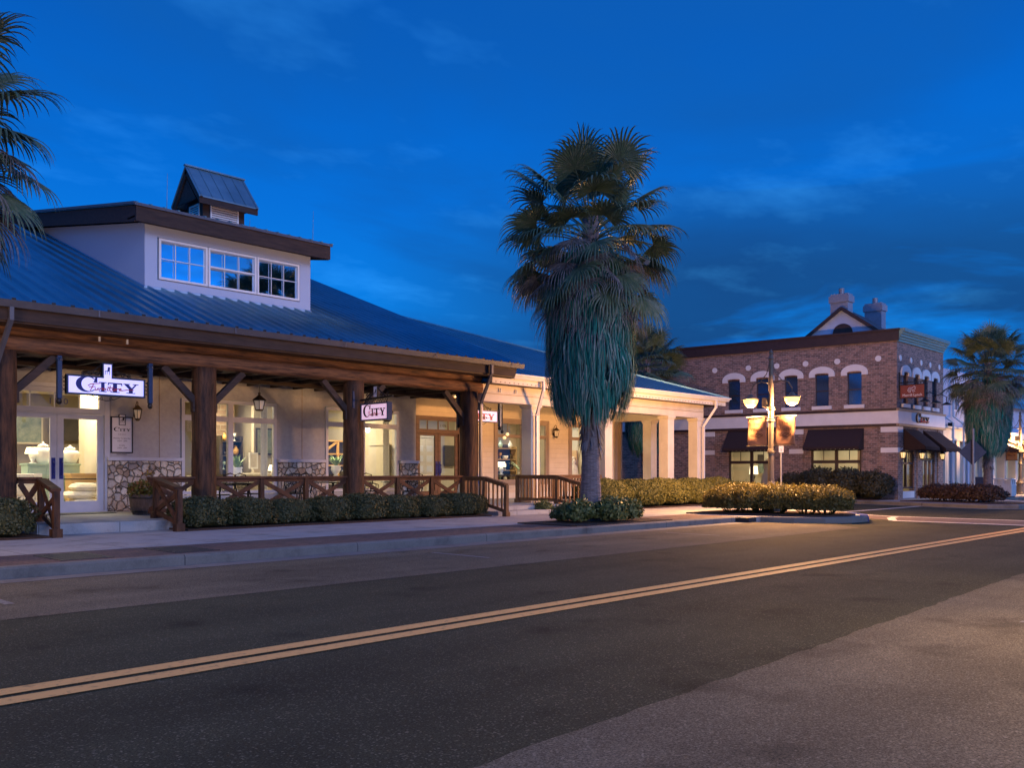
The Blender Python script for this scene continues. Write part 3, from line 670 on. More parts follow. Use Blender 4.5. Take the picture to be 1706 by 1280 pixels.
for fr,a0,a1 in ((Fr((0,29.42),(1,0),(0,-1)),15.42,16.50),(Fr((15.15,30.58),(0,-1),(-1,0)),.22,.94)):
    mb = MB(); fr.box(mb,a0,a0+.05,0,.04,9.95,10.72); fr.box(mb,a1-.05,a1,0,.04,9.95,10.72); fr.box(mb,a0,a1,.001,.042,10.69,10.75); fr.box(mb,a0,a1,.001,.042,9.92,9.97)
    for k in range(9):
        z=9.99+k*.078; mb.add([fr.p(a0+.05,.035,z),fr.p(a1-.05,.035,z),fr.p(a1-.05,.008,z+.05),fr.p(a0+.05,.008,z+.05)],[(0,1,2,3)]); fr.box(mb,a0+.05,a1-.05,.005,.034,z-.006,z+.004)
    mb.build('louvre_vent','white_paint',cu)

# ------------------------------------------------------------------ building B : cream colonnade
B = thing('cream_colonnade_shop','cream shop with square columns and smooth blue hipped roof beside the timber porch','building',(25,23,0))
fb = Fr((0,23.4),(1,0),(0,-1))
mb = MB(); mb.box(17.45,31.3,18.9,31,.02,.38); mb.build('porch_floor','concrete',B)
for v0,v1,z in ((17.3,18.0,.262),):
    mb = MB(); mb.box(17.5,21.0,v0,18.9,.02,z); mb.build('step','concrete',B,bevel=.01)
mb = MB(); mb.box(17.5,21.0,17.75,18.9,.262,.378); mb.build('step','concrete',B,bevel=.01)
mb = MB(); fb.wall(mb,19.62,30.9,.38,3.95,.2,[(19.75,21.7,.38,3.2),(23.5,26.4,.95,3.28),(27.75,30.2,.95,3.28)])
WB = mb.build('wall','cream_siding',B,fix=False)
mb = MB(); mb.box(30.7,30.95,23.35,31,.38,4.1); mb.box(30.9,31.0,23.2,23.4,.38,3.9); mb.build('corner_board','tan_trim',B)
for a0,a1 in ((22.7,26.9),): 
    mb = MB(); fb.box(mb,21.8,30.9,.003,.05,.38,.58); mb.build('base_board','cream_paint',WB)
window(B,fb,23.52,26.38,.97,3.26,[24.95],[2.70],'tan_trim',mw=.12,fw=.1,casing=.09,lites=[wd(24.2,2.76,3.16),wd(25.7,2.76,3.16)])
window(B,fb,27.77,30.18,.97,3.26,[29.0],[2.70],'tan_trim',mw=.12,fw=.1,casing=.09,lites=[wd(28.4,2.76,3.16),wd(29.6,2.76,3.16)])
window(B,fb,19.795,21.665,2.775,3.175,[],[],'brown_trim',fw=.05,casing=.0,lites=[(v-.02,v+.02,2.8,3.14) for v in (20.25,20.74,21.2)],name='transom_window')
door_leaf(B,fb,19.80,20.72,.40,2.70,'brown_trim',.12,.3,20.66)
door_leaf(B,fb,20.74,21.66,.40,2.70,'brown_trim',.12,.3,20.80)
mb = MB(); fb.box(mb,19.68,19.79,-.1,.03,.38,3.24); fb.box(mb,21.67,21.80,-.1,.03,.38,3.24); fb.box(mb,19.66,21.84,-.1,.05,2.69,2.77); fb.box(mb,19.66,21.82,-.1,.04,3.18,3.28); df=mb.build('door_frame','brown_trim',B)
mb = MB(); write(mb,fb,'1106',20.97,2.92,.14,-.035,1.1); mb.build('house_number','ink_black',df,fix=False)
# columns
def colB(u,v,par=B):
    mb = MB(); w=.205; mb.box(u-w,u+w,v-w,v+w,.38,3.34); mb.box(u-w-.02,u+w+.02,v-w-.02,v+w+.02,.38,.52)
    c_ = mb.build('column','cream_paint',par,bevel=.006)
    mb = MB(); mb.hexa([(u-w,v-w,3.34),(u+w,v-w,3.34),(u+w,v+w,3.34),(u-w,v+w,3.34),(u-w-.045,v-w-.045,3.43),(u+w+.045,v-w-.045,3.43),(u+w+.045,v+w+.045,3.43),(u-w-.045,v+w+.045,3.43)]); mb.box(u-w-.05,u+w+.05,v-w-.05,v+w+.05,3.43,3.485); mb.build('capital','cream_paint',c_)
for u,v in ((21.2,19.5),(25.0,19.5),(28.84,19.5),(30.88,19.5),(30.88,21.7)): colB(u,v)
mb = MB(); mb.box(18.82,31.1,19.28,19.70,3.485,4.0); mb.box(30.66,31.1,19.70,23.4,3.485,4.0); mb.build('porch_beam','beam_siding',B)
mb = MB(); mb.box(18.8,31.106,19.255,19.279,3.72,3.735); mb.build('beam_joint','tan_trim',B)
mb = MB(); mb.box(19.2,30.66,19.7,23.4,3.88,3.93); mb.box(18.8,32.0,18.91,19.28,4.0,4.03); mb.box(31.1,32.0,19.28,40,4.0,4.03); mb.build('porch_ceiling','soffit_brown',B)
mb = MB(); mb.box(18.82,32.06,18.85,18.91,4.0,4.17); mb.box(32.0,32.06,18.91,46,4.0,4.17)
f_ = mb.build('fascia','cream_paint',B)
mb = MB()
for k in range(66): mb.box(18.95+k*.196,18.98+k*.196,18.836,18.85,4.03,4.06)
mb.build('rivet','tan_trim',f_)
mb = MB(); mb.hexa([(19.64,18.75,4.17),(32.12,18.75,4.17),(32.12,18.87,4.17),(19.64,18.87,4.17),(19.64,18.68,4.30),(32.20,18.68,4.30),(32.20,18.87,4.30),(19.64,18.87,4.30)]); mb.box(32.06,32.20,18.87,46,4.17,4.30); mb.box(19.64,32.21,18.67,18.682,4.27,4.315); mb.build('gutter','cream_gutter',B)
for u in (19.55,20.25):
    mb = MB(); mb.box(u-.012,u+.012,19.21,19.25,3.78,3.9); mb.build('beam_hook','white_paint',B)
for (ut,ub,v) in ((20.96,21.12,19.13),(31.15,30.93,19.13)):
    mb = MB(); w=.085
    mb.box(ut-w/2,ut+w/2,18.70,18.78,3.88,4.18); mb.bar((ut,18.74,3.90),(ub,v+.04,3.15),w,w); mb.box(ub-w/2,ub+w/2,v,v+.08,.39,3.18)
    mb.box(ub-.25,ub-w/2,v+.02,v+.04,3.14,3.16); mb.build('downspout','cream_gutter',B)
# hipped roof
BE,BZ,BP=18.75,4.30,.35
def bz(v): return BZ+BP*(v-BE)
UC=32.15; s1=12.7
mb = MB()
P0=(19.45,BE,BZ);P1_=(UC,BE,BZ);P2=(19.45,BE+s1+.02,bz(BE+s1+.02)); Q1=(UC,48.15,BZ); Q2=(19.45,48.15-s1,bz(BE+s1))
mb.slab([P0,P1_,P2],(0,0,-.06)); mb.slab([P1_,Q1,Q2,P2],(0,0,-.06)); mb.slab([Q1,(19.45,48.15,BZ),Q2],(0,0,-.06))
rb = mb.build('roof','metal_roof',B)
mb = MB()
u=19.9
while u<32.0:
    vend=BE+(UC-u); mb.bar((u,BE,BZ+.006),(u,vend,bz(vend)+.006),.035,.022); u+=.41
mb.build('standing_seam_rib','metal_roof',rb)
mb = MB(); mb.bar((UC,BE,BZ+.02),(19.45,BE+s1,bz(BE+s1)+.02),.12,.05); mb.build('hip_cap','metal_roof',rb)
# low parapet with brown cap round the open end
mb = MB(); mb.box(30.80,30.96,19.7,21.5,.38,.98); mb.box(30.80,30.96,21.9,23.2,.38,.98); mb.box(29.05,30.67,19.42,19.58,.38,.98); mb.build('low_wall','cream_paint',B)
mb = MB(); mb.box(30.74,31.02,19.71,21.49,.98,1.04); mb.box(30.74,31.02,21.91,23.2,.98,1.04); mb.box(29.06,30.66,19.36,19.64,.98,1.04); mb.build('low_wall_cap','brown_trim',B)

# ------------------------------------------------------------------ rails
def xpanel(mb, p0, p1, z0, z1):
    a=Vector(p0); b=Vector(p1); n=(b-a).cross(Vector((0,0,1))).normalized()*.012
    mb.bar(a+Vector((0,0,z0))-n,b+Vector((0,0,z1))-n,.045,.11); mb.bar(a+Vector((0,0,z1))+n,b+Vector((0,0,z0))+n,.045,.11)
def xrail(pa, pb, nposts, label, zb0=.35, zb1=.35, h=.9, endpost=(False,False), name='timber_railing', mat='timber'):
    a=Vector((pa[0],pa[1],0)); b=Vector((pb[0],pb[1],0))
    r = thing(name,label,'railing',(pa[0],pa[1],zb0),group='timber railings with crossed panels')
    za,zb_=zb0+h,zb1+h
    mb=MB(); mb.bar(a+Vector((0,0,za-.025)),b+Vector((0,0,zb_-.025)),.17,.05); mb.bar(a+Vector((0,0,za-.09)),b+Vector((0,0,zb_-.09)),.045,.085); mb.build('top_rail',mat,r)
    mb=MB(); mb.bar(a+Vector((0,0,zb0+.14)),b+Vector((0,0,zb1+.14)),.045,.09); mb.build('bottom_rail',mat,r)
    pts=[a.lerp(b,(i)/(nposts+1)) for i in range(nposts+2)]
    for i,p in enumerate(pts):
        t=i/(nposts+1); zz=zb0+(zb1-zb0)*t
        if 0<i<nposts+1 or endpost[0 if i==0 else 1]:
            mb=MB(); mb.box(p.x-.055,p.x+.055,p.y-.055,p.y+.055,zz-.02,zz+h-.05); 
            if i in (0,nposts+1): mb.box(p.x-.09,p.x+.09,p.y-.09,p.y+.09,zz-.19,zz+.14)
            mb.build('rail_post','timber_post',r,bevel=.005)
    for i in range(nposts+1):
        t0,t1=i/(nposts+1),(i+1)/(nposts+1)
        d=(pts[i+1]-pts[i]).normalized()*.05; p0=pts[i]+d; p1=pts[i+1]-d
        z00=zb0+(zb1-zb0)*t0; z11=zb0+(zb1-zb0)*t1; n=(p1-p0).cross(Vector((0,0,1))).normalized()*.012
        mb=MB(); mb.bar(p0+Vector((0,0,z00+.18))-n,p1+Vector((0,0,z11+h-.13))-n,.04,.1); mb.bar(p0+Vector((0,0,z00+h-.13))+n,p1+Vector((0,0,z11+.18))+n,.04,.1); mb.build('cross_brace',mat,r)
    return r
xrail((10.24,19.4),(14.0,19.4),2,'timber railing with crossed panels in the bay in front of the first wide window')
xrail((14.43,19.4),(18.16,19.4),2,'brown timber railing with crossed panels in front of the brown double door')
xrail((8.72,19.4),(9.80,19.4),0,'short brown timber railing joining the porch post beside the barrel planter')
xrail((2.0,19.4),(5.64,19.4),2,'brown timber railing beyond the post at the edge of the photo')
xrail((6.08,19.4),(6.52,19.4),0,'very short brown railing with one crossed panel behind the round bush',endpost=(False,True))
xrail((8.78,19.15),(8.46,17.42),0,'sloping brown stair railing lit orange beside the barrel planter',.35,.17,.88,(True,True))
xrail((6.50,19.3),(6.10,17.38),0,'sloping dark brown stair railing in front of the glass entrance doors',.35,.17,.88,(False,True))
def balrail(segs, label, h=.88):
    """segs: list of (p,q,zb_p,zb_q)"""
    p0=segs[0]; r=thing('baluster_railing',label,'railing',(p0[0][0],p0[0][1],p0[2]),group='wooden railings with upright balusters')
    done=[]
    for p,q,z0,z1 in segs:
        a=Vector((*p,0)); b=Vector((*q,0)); L=(b-a).length
        mb=MB(); mb.bar(a+Vector((0,0,z0+h-.02)),b+Vector((0,0,z1+h-.02)),.15,.04); mb.bar(a+Vector((0,0,z0+h-.08)),b+Vector((0,0,z1+h-.08)),.045,.08); mb.build('top_rail','deck_rail',r)
        mb=MB(); mb.bar(a+Vector((0,0,z0+.12)),b+Vector((0,0,z1+.12)),.045,.09); mb.build('bottom_rail','deck_rail',r)
        n=max(2,int(L/.145))
        for i in range(1,n):
            t=i/n; c=a.lerp(b,t); z=z0+(z1-z0)*t; mb=MB(); mb.box(c.x-.019,c.x+.019,c.y-.019,c.y+.019,z+.14,z+h-.1); mb.build('baluster','deck_rail',r)
        for c,z in ((a,z0),(b,z1)):
            key=(round(c.x,2),round(c.y,2))
            if key in done: continue
            done.append(key); mb=MB(); mb.box(c.x-.05,c.x+.05,c.y-.05,c.y+.05,z-.02,z+h-.04); mb.box(c.x-.075,c.x+.075,c.y-.075,c.y+.075,z-.02,z+.12); mb.build('newel_post','deck_rail',r)
balrail([((20.82,19.72),(20.82,18.05),.38,.38),((20.82,18.05),(20.80,17.05),.38,.16)],'golden brown railing with balusters beside the steps, behind the big palm trunk')
balrail([((17.42,18.55),(17.42,17.75),.35,.35),((17.42,17.75),(17.42,16.92),.35,.16)],'dark brown railing with balusters sloping down beside the last timber post')
balrail([((21.48,19.5),(24.75,19.5),.38,.38)],'golden brown railing with balusters between two cream columns')
# ------------------------------------------------------------------ rooms behind the glass
def room(par, x0,x1,y0,y1,z0,z1, wall='room_wall', back='room_taupe'):
    mb=MB(); mb.box(x0,x1,y1,y1+.1,z0,z1); b_=mb.build('interior_wall',back,par)
    mb=MB(); mb.box(x0-.1,x0,y0,y1,z0,z1); mb.box(x1,x1+.1,y0,y1,z0,z1); mb.build('interior_side_wall',wall,par)
    mb=MB(); mb.box(x0,x1,y0,y1,z1,z1+.05); mb.build('interior_ceiling','room_ceiling',par)
    mb=MB(); mb.box(x0,x1,y0,y1,z0-.02,z0+.012); mb.build('interior_floor','room_floor',par)
LIGHTS=[]
def area(x,y,z,sx,sy,p,col=(1,.83,.55),rot=(0,0,0)):
    l=bpy.data.lights.new('room_light','AREA'); l.shape='RECTANGLE'; l.size=sx; l.size_y=sy; l.energy=p; l.color=col
    o=bpy.data.objects.new('room_light',l); o.location=(x,y,z); o.rotation_euler=rot; COL.objects.link(o); return o
def point(x,y,z,p,col=(1,.6,.25),r=.06,name='lamp_light'):
    l=bpy.data.lights.new(name,'POINT'); l.energy=p; l.color=col; l.shadow_soft_size=r
    o=bpy.data.objects.new(name,l); o.location=(x,y,z); COL.objects.link(o); return o
room(A,3.0,19.2,23.5,30.2,.35,3.80)
room(B,19.7,30.5,23.65,29,.38,3.85,'room_wall','room_wall')
def panel_light(par,x,y,z,w,d):
    mb=MB(); mb.box(x-w/2,x+w/2,y-d/2,y+d/2,z-.04,z); mb.build('ceiling_light','ceiling_glow',par)
IP=1.25
for x in (5.5,9.2,13.2,17.4):
    panel_light(A,x,26.2,3.79,1.1,.3); area(x,25.6,3.70,1.6,1.6,230*IP)
for x in (21.2,25.2,28.8):
    panel_light(B,x,26.0,3.84,.9,.3); area(x,25.6,3.72,1.4,1.4,95*IP,(1,.9,.68))
# partitions and displays
mb=MB(); mb.box(9.95,10.10,24.4,26.6,.36,3.79); mb.build('interior_partition','room_wall',A)
mb=MB(); mb.box(14.9,15.9,25.6,25.75,.36,3.79); mb.box(15.4,15.55,25.75,28.5,.36,3.79); mb.build('interior_partition','room_wall',A)
mb=MB(); mb.box(13.5,14.89,26.8,26.95,.36,3.79); mb.build('interior_partition','interior_brick',A)
mb=MB(); mb.box(21.4,21.6,25.6,29,.40,3.84); mb.build('interior_partition','room_wall',B)
def single(mb,name,mat,label,cat,loc,group=None,**k): return tag(mb.build(name,mat,loc=loc,**k),label,cat,group)
def cabinet(x0,x1,y0,y1,z0,z1,mat,label,ndoor=2):
    t=thing('cabinet',label,'cabinet',((x0+x1)/2,(y0+y1)/2,z0))
    mb=MB(); mb.box(x0,x1,y0,y1,z0,z1-.05); mb.build('body',mat,t,bevel=.01)
    mb=MB(); mb.box(x0-.03,x1+.03,y0-.03,y1+.03,z1-.05,z1); mb.build('top',mat,t,bevel=.008)
    w=(x1-x0)/ndoor
    for i in range(ndoor):
        mb=MB(); a0=x0+w*i+.03; a1=x0+w*(i+1)-.03; mb.box(a0,a1,y0-.02,y0,z0+.1,z1-.1); d=mb.build('door',mat,t,bevel=.005)
        mb=MB()
        for k in range(5): mb.box(a0+.06,a1-.06,y0-.03,y0-.021,z0+.2+k*(z1-z0-.4)/5,z0+.2+(k+.6)*(z1-z0-.4)/5)
        mb.build('fretwork','white_paint',d)
    return t
cabinet(8.15,9.45,25.2,25.7,.36,1.58,'green_cabinet','pale green sideboard carrying two white jars inside the entrance doors',3)
cabinet(8.98,9.92,24.5,24.95,.36,1.32,'tan_wood','tan wooden counter behind the stacked cushions, inside the doors',1)
def jar(x,y,z,h,label,wide=1):
    mb=MB(); r=.19*h/.5*wide
    mb.lathe([(r*.5,0),(r*.62,.02*h),(r*.85,.25*h),(r,.5*h),(r*.9,.66*h),(r*.55,.74*h),(r*.5,.77*h),(r*.66,.79*h),(r*.5,.84*h),(r*.2,.90*h),(r*.1,.93*h),(r*.13,.97*h),(r*.03,1*h)],(x,y,z),20)
    return single(mb,'ginger_jar','porcelain',label,'jar',(x,y,z),'white jars on the green sideboard',smooth=True)
jar(8.60,25.42,1.58,.58,'tall lidded white jar seen through the left entrance leaf, on the green sideboard')
jar(9.28,25.42,1.58,.5,'squat white jar seen through the right entrance leaf, on the green sideboard',1.25)
def cushion(cx,cy,z,sx,sy,h,mb):
    n=10;m=10;vs=[];fs=[]
    for sgn in (1,-1):
        b=len(vs)
        for i in range(n+1):
            for j in range(m+1):
                x=-1+2*i/n;y=-1+2*j/m; e=(max(0,(1-x**4)*(1-y**4)))**.45
                vs.append((cx+x*sx/2,cy+y*sy/2,z+h/2+sgn*e*h/2))
        for i in range(n):
            for j in range(m): fs.append((b+i*(m+1)+j,b+(i+1)*(m+1)+j,b+(i+1)*(m+1)+j+1,b+i*(m+1)+j+1))
    mb.add(vs,fs)
labs=['big cream cushion at the bottom of the stack inside the doors','flat cream cushion second from the floor in the stack','wide cream cushion third from the floor in the stack','puffy cream cushion on top of the stack inside the doors']
z=.37
for i,(h,sx,dx) in enumerate(((.2,.62,.0),(.12,.6,.03),(.2,.8,-.08),(.22,.62,.05))):
    mb=MB(); cushion(9.05+dx,24.0,z,sx,.55,h,mb); single(mb,'cushion','linen',labs[i],'cushion',(9.05,24.0,z),'cushions stacked inside the doors',smooth=True); z+=h*.93
def armchair(x,y,rz_,mat,label,h=.95,w=.75):
    t=thing('armchair',label,'armchair',(x,y,.36),rz_,local=True)
    mb=MB(); mb.box(-w/2,w/2,-.35,.35,.15,.42); mb.build('seat',mat,t,bevel=.04)
    mb=MB(); mb.hexa([(-w/2,.25,.4),(w/2,.25,.4),(w/2,.4,.4),(-w/2,.4,.4),(-w/2,.33,h),(w/2,.33,h),(w/2,.48,h),(-w/2,.48,h)]); mb.build('backrest',mat,t,bevel=.05)
    for s_ in (-1,1):
        mb=MB(); mb.box(min(s_*w/2,s_*(w/2+.12)),max(s_*w/2,s_*(w/2+.12)),-.35,.4,.15,.62); mb.build('armrest',mat,t,bevel=.04)
        for q in (-1,1):
            mb=MB(); mb.box(s_*w/2-.03,s_*w/2+.03,q*.3-.03,q*.3+.03,0,.15); mb.build('leg','espresso',t)
    return t
armchair(7.75,24.6,R(160),'linen','cream armchair inside the left entrance leaf')
armchair(17.15,24.5,R(20),'espresso','dark armchair inside the window below the square hanging sign',1.15,.55)
armchair(16.9,24.1,R(-100),'espresso','dark low chair at the edge of the window with the wooden hutch',1.05,.5)
def wallpic(x0,x1,z0,z1,y,mat,label,frame='espresso'):
    t=thing('picture',label,'picture',((x0+x1)/2,y,z0))
    mb=MB(); mb.box(x0,x1,y-.03,y,z0,z1); mb.build('frame',frame,t); mb=MB(); mb.box(x0+.05,x1-.05,y-.035,y-.0301,z0+.05,z1-.05); mb.build('canvas',mat,t)
wallpic(10.5,12.0,2.35,3.05,29.9,'espresso','wide dark wall panel high inside the left entrance leaf')
wallpic(9.0,9.9,2.2,3.1,29.3,'art_green','pale picture of a blue fish inside the left entrance leaf','room_wall')
wallpic(9.62,9.93,1.5,2.3,24.42,'board_face','narrow beige notice board inside the right entrance leaf','room_wall')
wallpic(14.95,15.6,1.9,2.75,25.58,'art_green','dark framed picture behind the plant urn in the first wide window')
wallpic(14.32,14.62,1.45,1.95,24.9,'linen','small white poster beside the plant urn in the window','porcelain')
mb=MB(); mb.box(15.42,15.8,25.2,25.3,.36,3.4); single(mb,'folding_screen','espresso','dark tall screen at the right of the first wide window','screen',(15.6,25.2,.36))
def agave(x,y,z,n,L,mat,label,name='potted_agave',seed=1):
    rnd=random.Random(seed); mb=MB()
    for i in range(n):
        a=i*2.4; e=R(rnd.uniform(35,80)); l=L*rnd.uniform(.7,1); d=Vector((math.cos(a)*math.cos(e),math.sin(a)*math.cos(e),math.sin(e))); s_=Vector((-math.sin(a),math.cos(a),0))*.035
        p0=Vector((x,y,z)); p1=p0+d*l*.5; p2=p0+d*l*.85+Vector((0,0,-.02))+Vector((d.x,d.y,0))*l*.15
        mb.add([p0-s_,p0+s_,p1+s_*1.2,p1-s_*1.2,p2],[(0,1,2,3),(3,2,4)])
    return mb
def urn_plant(x,y,z,label,tbl=True,seed=1,L=.5):
    t=thing('plant_urn',label,'plant',(x,y,z))
    mb=MB(); mb.lathe([(.09,0),(.1,.02),(.05,.06),(.12,.14),(.17,.24),(.15,.32),(.19,.36),(.17,.37)],(x,y,z),18); mb.build('urn','porcelain',t,smooth=True)
    agave(x,y,z+.34,22,L,'succulent','',seed=seed).build('leaves','succulent',t,fix=False)
def table(x0,x1,y0,y1,z0,z1,mat,label):
    t=thing('console_table',label,'table',((x0+x1)/2,(y0+y1)/2,z0))
    mb=MB(); mb.box(x0,x1,y0,y1,z1-.06,z1); mb.build('tabletop',mat,t)
    for x in (x0+.05,x1-.05):
        for y in (y0+.05,y1-.05): mb=MB(); mb.box(x-.03,x+.03,y-.03,y+.03,z0,z1-.06); mb.build('leg',mat,t)
table(12.9,15.1,24.0,24.5,.36,1.12,'sofa_cloth','long pale console table inside the first wide window')
urn_plant(13.55,24.25,1.12,'white urn with upright green succulent in the right half of the first wide window',seed=2,L=.55)
urn_plant(12.55,24.6,1.25,'square white planter with spiky plant just beside the timber post',seed=5,L=.5)
mb=MB(); mb.box(12.3,12.8,24.35,24.85,.36,1.25); single(mb,'plant_pedestal','porcelain','white pedestal carrying a spiky plant in the first wide window','pedestal',(12.55,24.6,.36))
def sofa(x0,x1,y,label):
    t=thing('sofa',label,'sofa',((x0+x1)/2,y,.36)); mb=MB(); mb.box(x0,x1,y,y+.9,.45,.85); mb.build('seat','sofa_cloth',t,bevel=.05)
    mb=MB(); mb.box(x0,x1,y-.05,y+.2,.45,1.32); mb.build('backrest','sofa_cloth',t,bevel=.06); mb=MB(); mb.box(x0,x1,y-.04,y+.85,.37,.45); mb.build('base','espresso',t)
sofa(13.9,15.7,25.0,'grey sofa seen from behind in the first wide window')
sofa(10.9,12.1,24.9,'beige sofa behind the timber post at the left of the first wide window')
def lamp(x,y,z,label,h=.6):
    t=thing('table_lamp',label,'lamp',(x,y,z)); mb=MB(); mb.lathe([(.09,0),(.09,.02),(.03,.04),(.08,.15),(.1,.22),(.03,.33),(.015,h*.6)],(x,y,z),14); mb.build('base','porcelain',t,smooth=True)
    mb=MB(); mb.lathe([(.19,h*.6),(.14,h)],(x,y,z),18); mb.build('lamp_shade','shade_glow',t,smooth=True)
lamp(14.8,24.25,1.12,'white table lamp on the console in the first wide window',.45)
# wooden hutch with shelves
t=thing('wooden_hutch','honey coloured wooden hutch with shelves in the second wide window','hutch',(18.4,26,.36))
mb=MB(); mb.box(17.7,19.1,26.0,26.4,.37,2.45)
mb.build('cabinet_body','espresso',t); mb=MB()
for zz in (1.2,1.6,2.0,2.45): mb.box(17.65,19.15,25.9,26.0,zz-.05,zz)
for xx in (17.65,18.3,19.08): mb.box(xx,xx+.06,25.89,25.99,.4,2.40)
mb.bar((17.7,25.93,2.0),(18.3,25.93,2.4),.03,.08); mb.build('shelf','honey_wood',t)
urn_plant(17.45,24.8,1.2,'leafy arrangement in a silvery urn in front of the hutch',seed=9,L=.6)
table(16.6,17.8,24.8,25.3,.36,1.2,'espresso','dark console table in front of the hutch')
cabinet(18.9,19.15,24.1,24.9,.36,2.3,'room_wall','tall cream cabinet in the window below the square hanging sign',1)
# shop next door
cabinet(21.7,22.6,25.8,26.2,.40,2.7,'linen','tall pale display cabinet inside the brown double door',2)
table(20.6,21.3,24.4,24.9,.40,1.25,'porcelain','white table inside the brown double door')
urn_plant(26.2,24.5,.95,'dark green plant in the window beside the cream column',seed=12,L=1.0)
t=thing('spindle_chair','pale spindle back chair in the window beside the cream column','chair',(26.7,24.6,.38))
mb=MB(); mb.box(26.4,27.0,24.4,24.85,.82,.87); mb.build('seat','porcelain',t)
mb=MB()
for k in range(7): mb.tube([(26.43+k*.09,24.8,.87),(26.40+k*.1,24.9,1.38-abs(k-3)*.02)],.014,6)
mb.tube([(26.36,24.9,1.3),(26.55,24.9,1.40),(26.85,24.9,1.40),(27.04,24.9,1.3)],.022,6); mb.build('backrest','porcelain',t)
for x in (26.45,26.95):
    for y in (24.45,24.8): mb=MB(); mb.tube([(x,y,.38),(x,y,.82)],.02,6); mb.build('leg','porcelain',t)
mb=MB(); mb.lathe([(.16,0),(.12,.5),(.2,.85),(.14,1.2),(.05,1.28),(.09,1.4),(.02,1.5)],(29.1,24.3,.4),14); single(mb,'dress_form','linen','pale figure-shaped display form in the window behind the palm trunk','display form',(29.1,24.3,.4),smooth=True)

# curtains, shelves and ornaments
def curtain(x0,x1,y,z0,z1,label,mat='linen'):
    mb=MB(); n=18; vs=[]
    for i in range(n+1):
        x=x0+(x1-x0)*i/n; yy=y+.03*math.sin(i*1.9)
        vs+=[(x,yy,z0),(x,yy,z1)]
    mb.add(vs,[(2*i,2*i+2,2*i+3,2*i+1) for i in range(n)]); o=single(mb,'curtain',mat,label,'curtain',((x0+x1)/2,y,z0),fix=False); sm=o.modifiers.new('thick','SOLIDIFY'); sm.thickness=.01
curtain(11.40,11.62,23.62,.4,3.3,'cream curtain at the edge of the first wide window, left of the timber post')
curtain(13.98,14.2,23.62,.4,3.3,'cream curtain at the edge of the first wide window nearest the stone base')
curtain(18.5,18.75,23.62,.4,3.3,'cream curtain at the edge of the second wide window')
curtain(19.85,20.35,24.1,.42,2.9,'pale curtain hanging inside the brown double door','porcelain')
curtain(27.85,28.1,23.85,.95,3.2,'pale curtain in the shop window behind the palm trunk')
def shelf_unit(x0,x1,y,z1,mat,label):
    t=thing('display_shelf',label,'shelf',((x0+x1)/2,y,.36))
    for x in (x0,x1-.05): mb=MB(); mb.box(x,x+.05,y,y+.35,.37,z1); mb.build('upright',mat,t)
    mb=MB(); mb.box(x0+.05,x1-.05,y+.32,y+.34,.4,z1); mb.build('back_board','espresso',t)
    zs=[.5+k*.45 for k in range(int((z1-.5)/.45)+1)]
    for z in zs: mb=MB(); mb.box(x0+.05,x1-.05,y,y+.32,z,z+.035); mb.build('shelf_board',mat,t)
    return zs
ORN=[]
def orn_mesh(k):
    mb=MB(); P=[[(.04,0),(.08,.06),(.09,.14),(.05,.2),(.03,.24),(.05,.27)],[(.06,0),(.10,.04),(.11,.1),(.09,.12)],[(.05,0),(.05,.02),(.015,.04),(.015,.14),(.06,.15),(.07,.26),(.04,.27)]][k]
    mb.lathe(P,(0,0,0),12); return mb
ob=[]
for k in range(3):
    ob.append(None)
nO=[0]
rO=random.Random(4)
def ornaments(x0,x1,y,zs,n):
    for z in zs:
        for i in range(n):
            k=rO.randrange(3); m_=['porcelain','espresso','honey_wood','green_cabinet'][rO.randrange(4)]
            mb=orn_mesh(k); o=mb.build('ornament',m_,loc=(0,0,0),smooth=True); s_=rO.uniform(.8,1.3)
            o.location=(x0+(x1-x0)*(i+.5)/n+rO.uniform(-.03,.03),y+.14,z+.036); o.scale=(s_,s_,s_)
            tag(o,'small vase or bowl among the ornaments on the shop shelves','ornament','small ornaments on the shop shelves')
z_=shelf_unit(16.3,17.1,25.9,2.4,'honey_wood','open honey coloured shelf in the left part of the second wide window'); ornaments(16.38,17.0,25.9,z_[1:],3)
z_=shelf_unit(14.05,14.8,26.1,2.5,'espresso','tall dark open shelf behind the timber post in the first wide window'); ornaments(14.12,14.7,26.1,z_[1:],3)
z_=shelf_unit(18.0,18.8,26.6,2.3,'espresso','dark open shelf far inside the window below the square hanging sign'); ornaments(18.1,18.7,26.6,z_[1:],3)
z_=shelf_unit(25.7,27.1,25.7,2.4,'tan_wood','tan open shelf in the shop window beside the cream column'); ornaments(25.8,27.0,25.7,z_[1:],4)
z_=shelf_unit(29.3,30.4,25.2,2.3,'tan_wood','tan open shelf in the shop window behind the palm trunk'); ornaments(29.4,30.3,25.2,z_[1:],4)
wallpic(13.6,14.0,1.9,2.6,26.78,'art_green','framed picture on the inner brick wall in the first wide window')
wallpic(17.9,18.3,1.5,2.2,27.8,'porcelain','small pale framed print far inside the second wide window')
wallpic(19.0,19.19,1.4,2.1,27.0,'art_green','narrow picture beside the inner wall of the timber porch store')
wallpic(25.9,26.6,1.6,2.5,28.9,'espresso','dark framed picture on the back wall of the cream shop')
wallpic(22.9,23.9,1.5,2.6,28.95,'art_green','large landscape picture on the back wall of the cream shop')
lamp(8.35,25.45,1.58,'small lit lamp at the end of the green sideboard',.42)
lamp(16.75,25.05,1.2,'lit table lamp on the dark console in the second wide window',.5)
lamp(25.0,24.55,1.25,'lit table lamp in the shop window beside the cream column',.5)
table(24.4,26.1,24.3,24.8,.39,1.25,'espresso','dark console table in the shop window beside the cream column')
armchair(13.0,25.6,R(200),'espresso','dark armchair in the middle of the first wide window',1.0,.6)
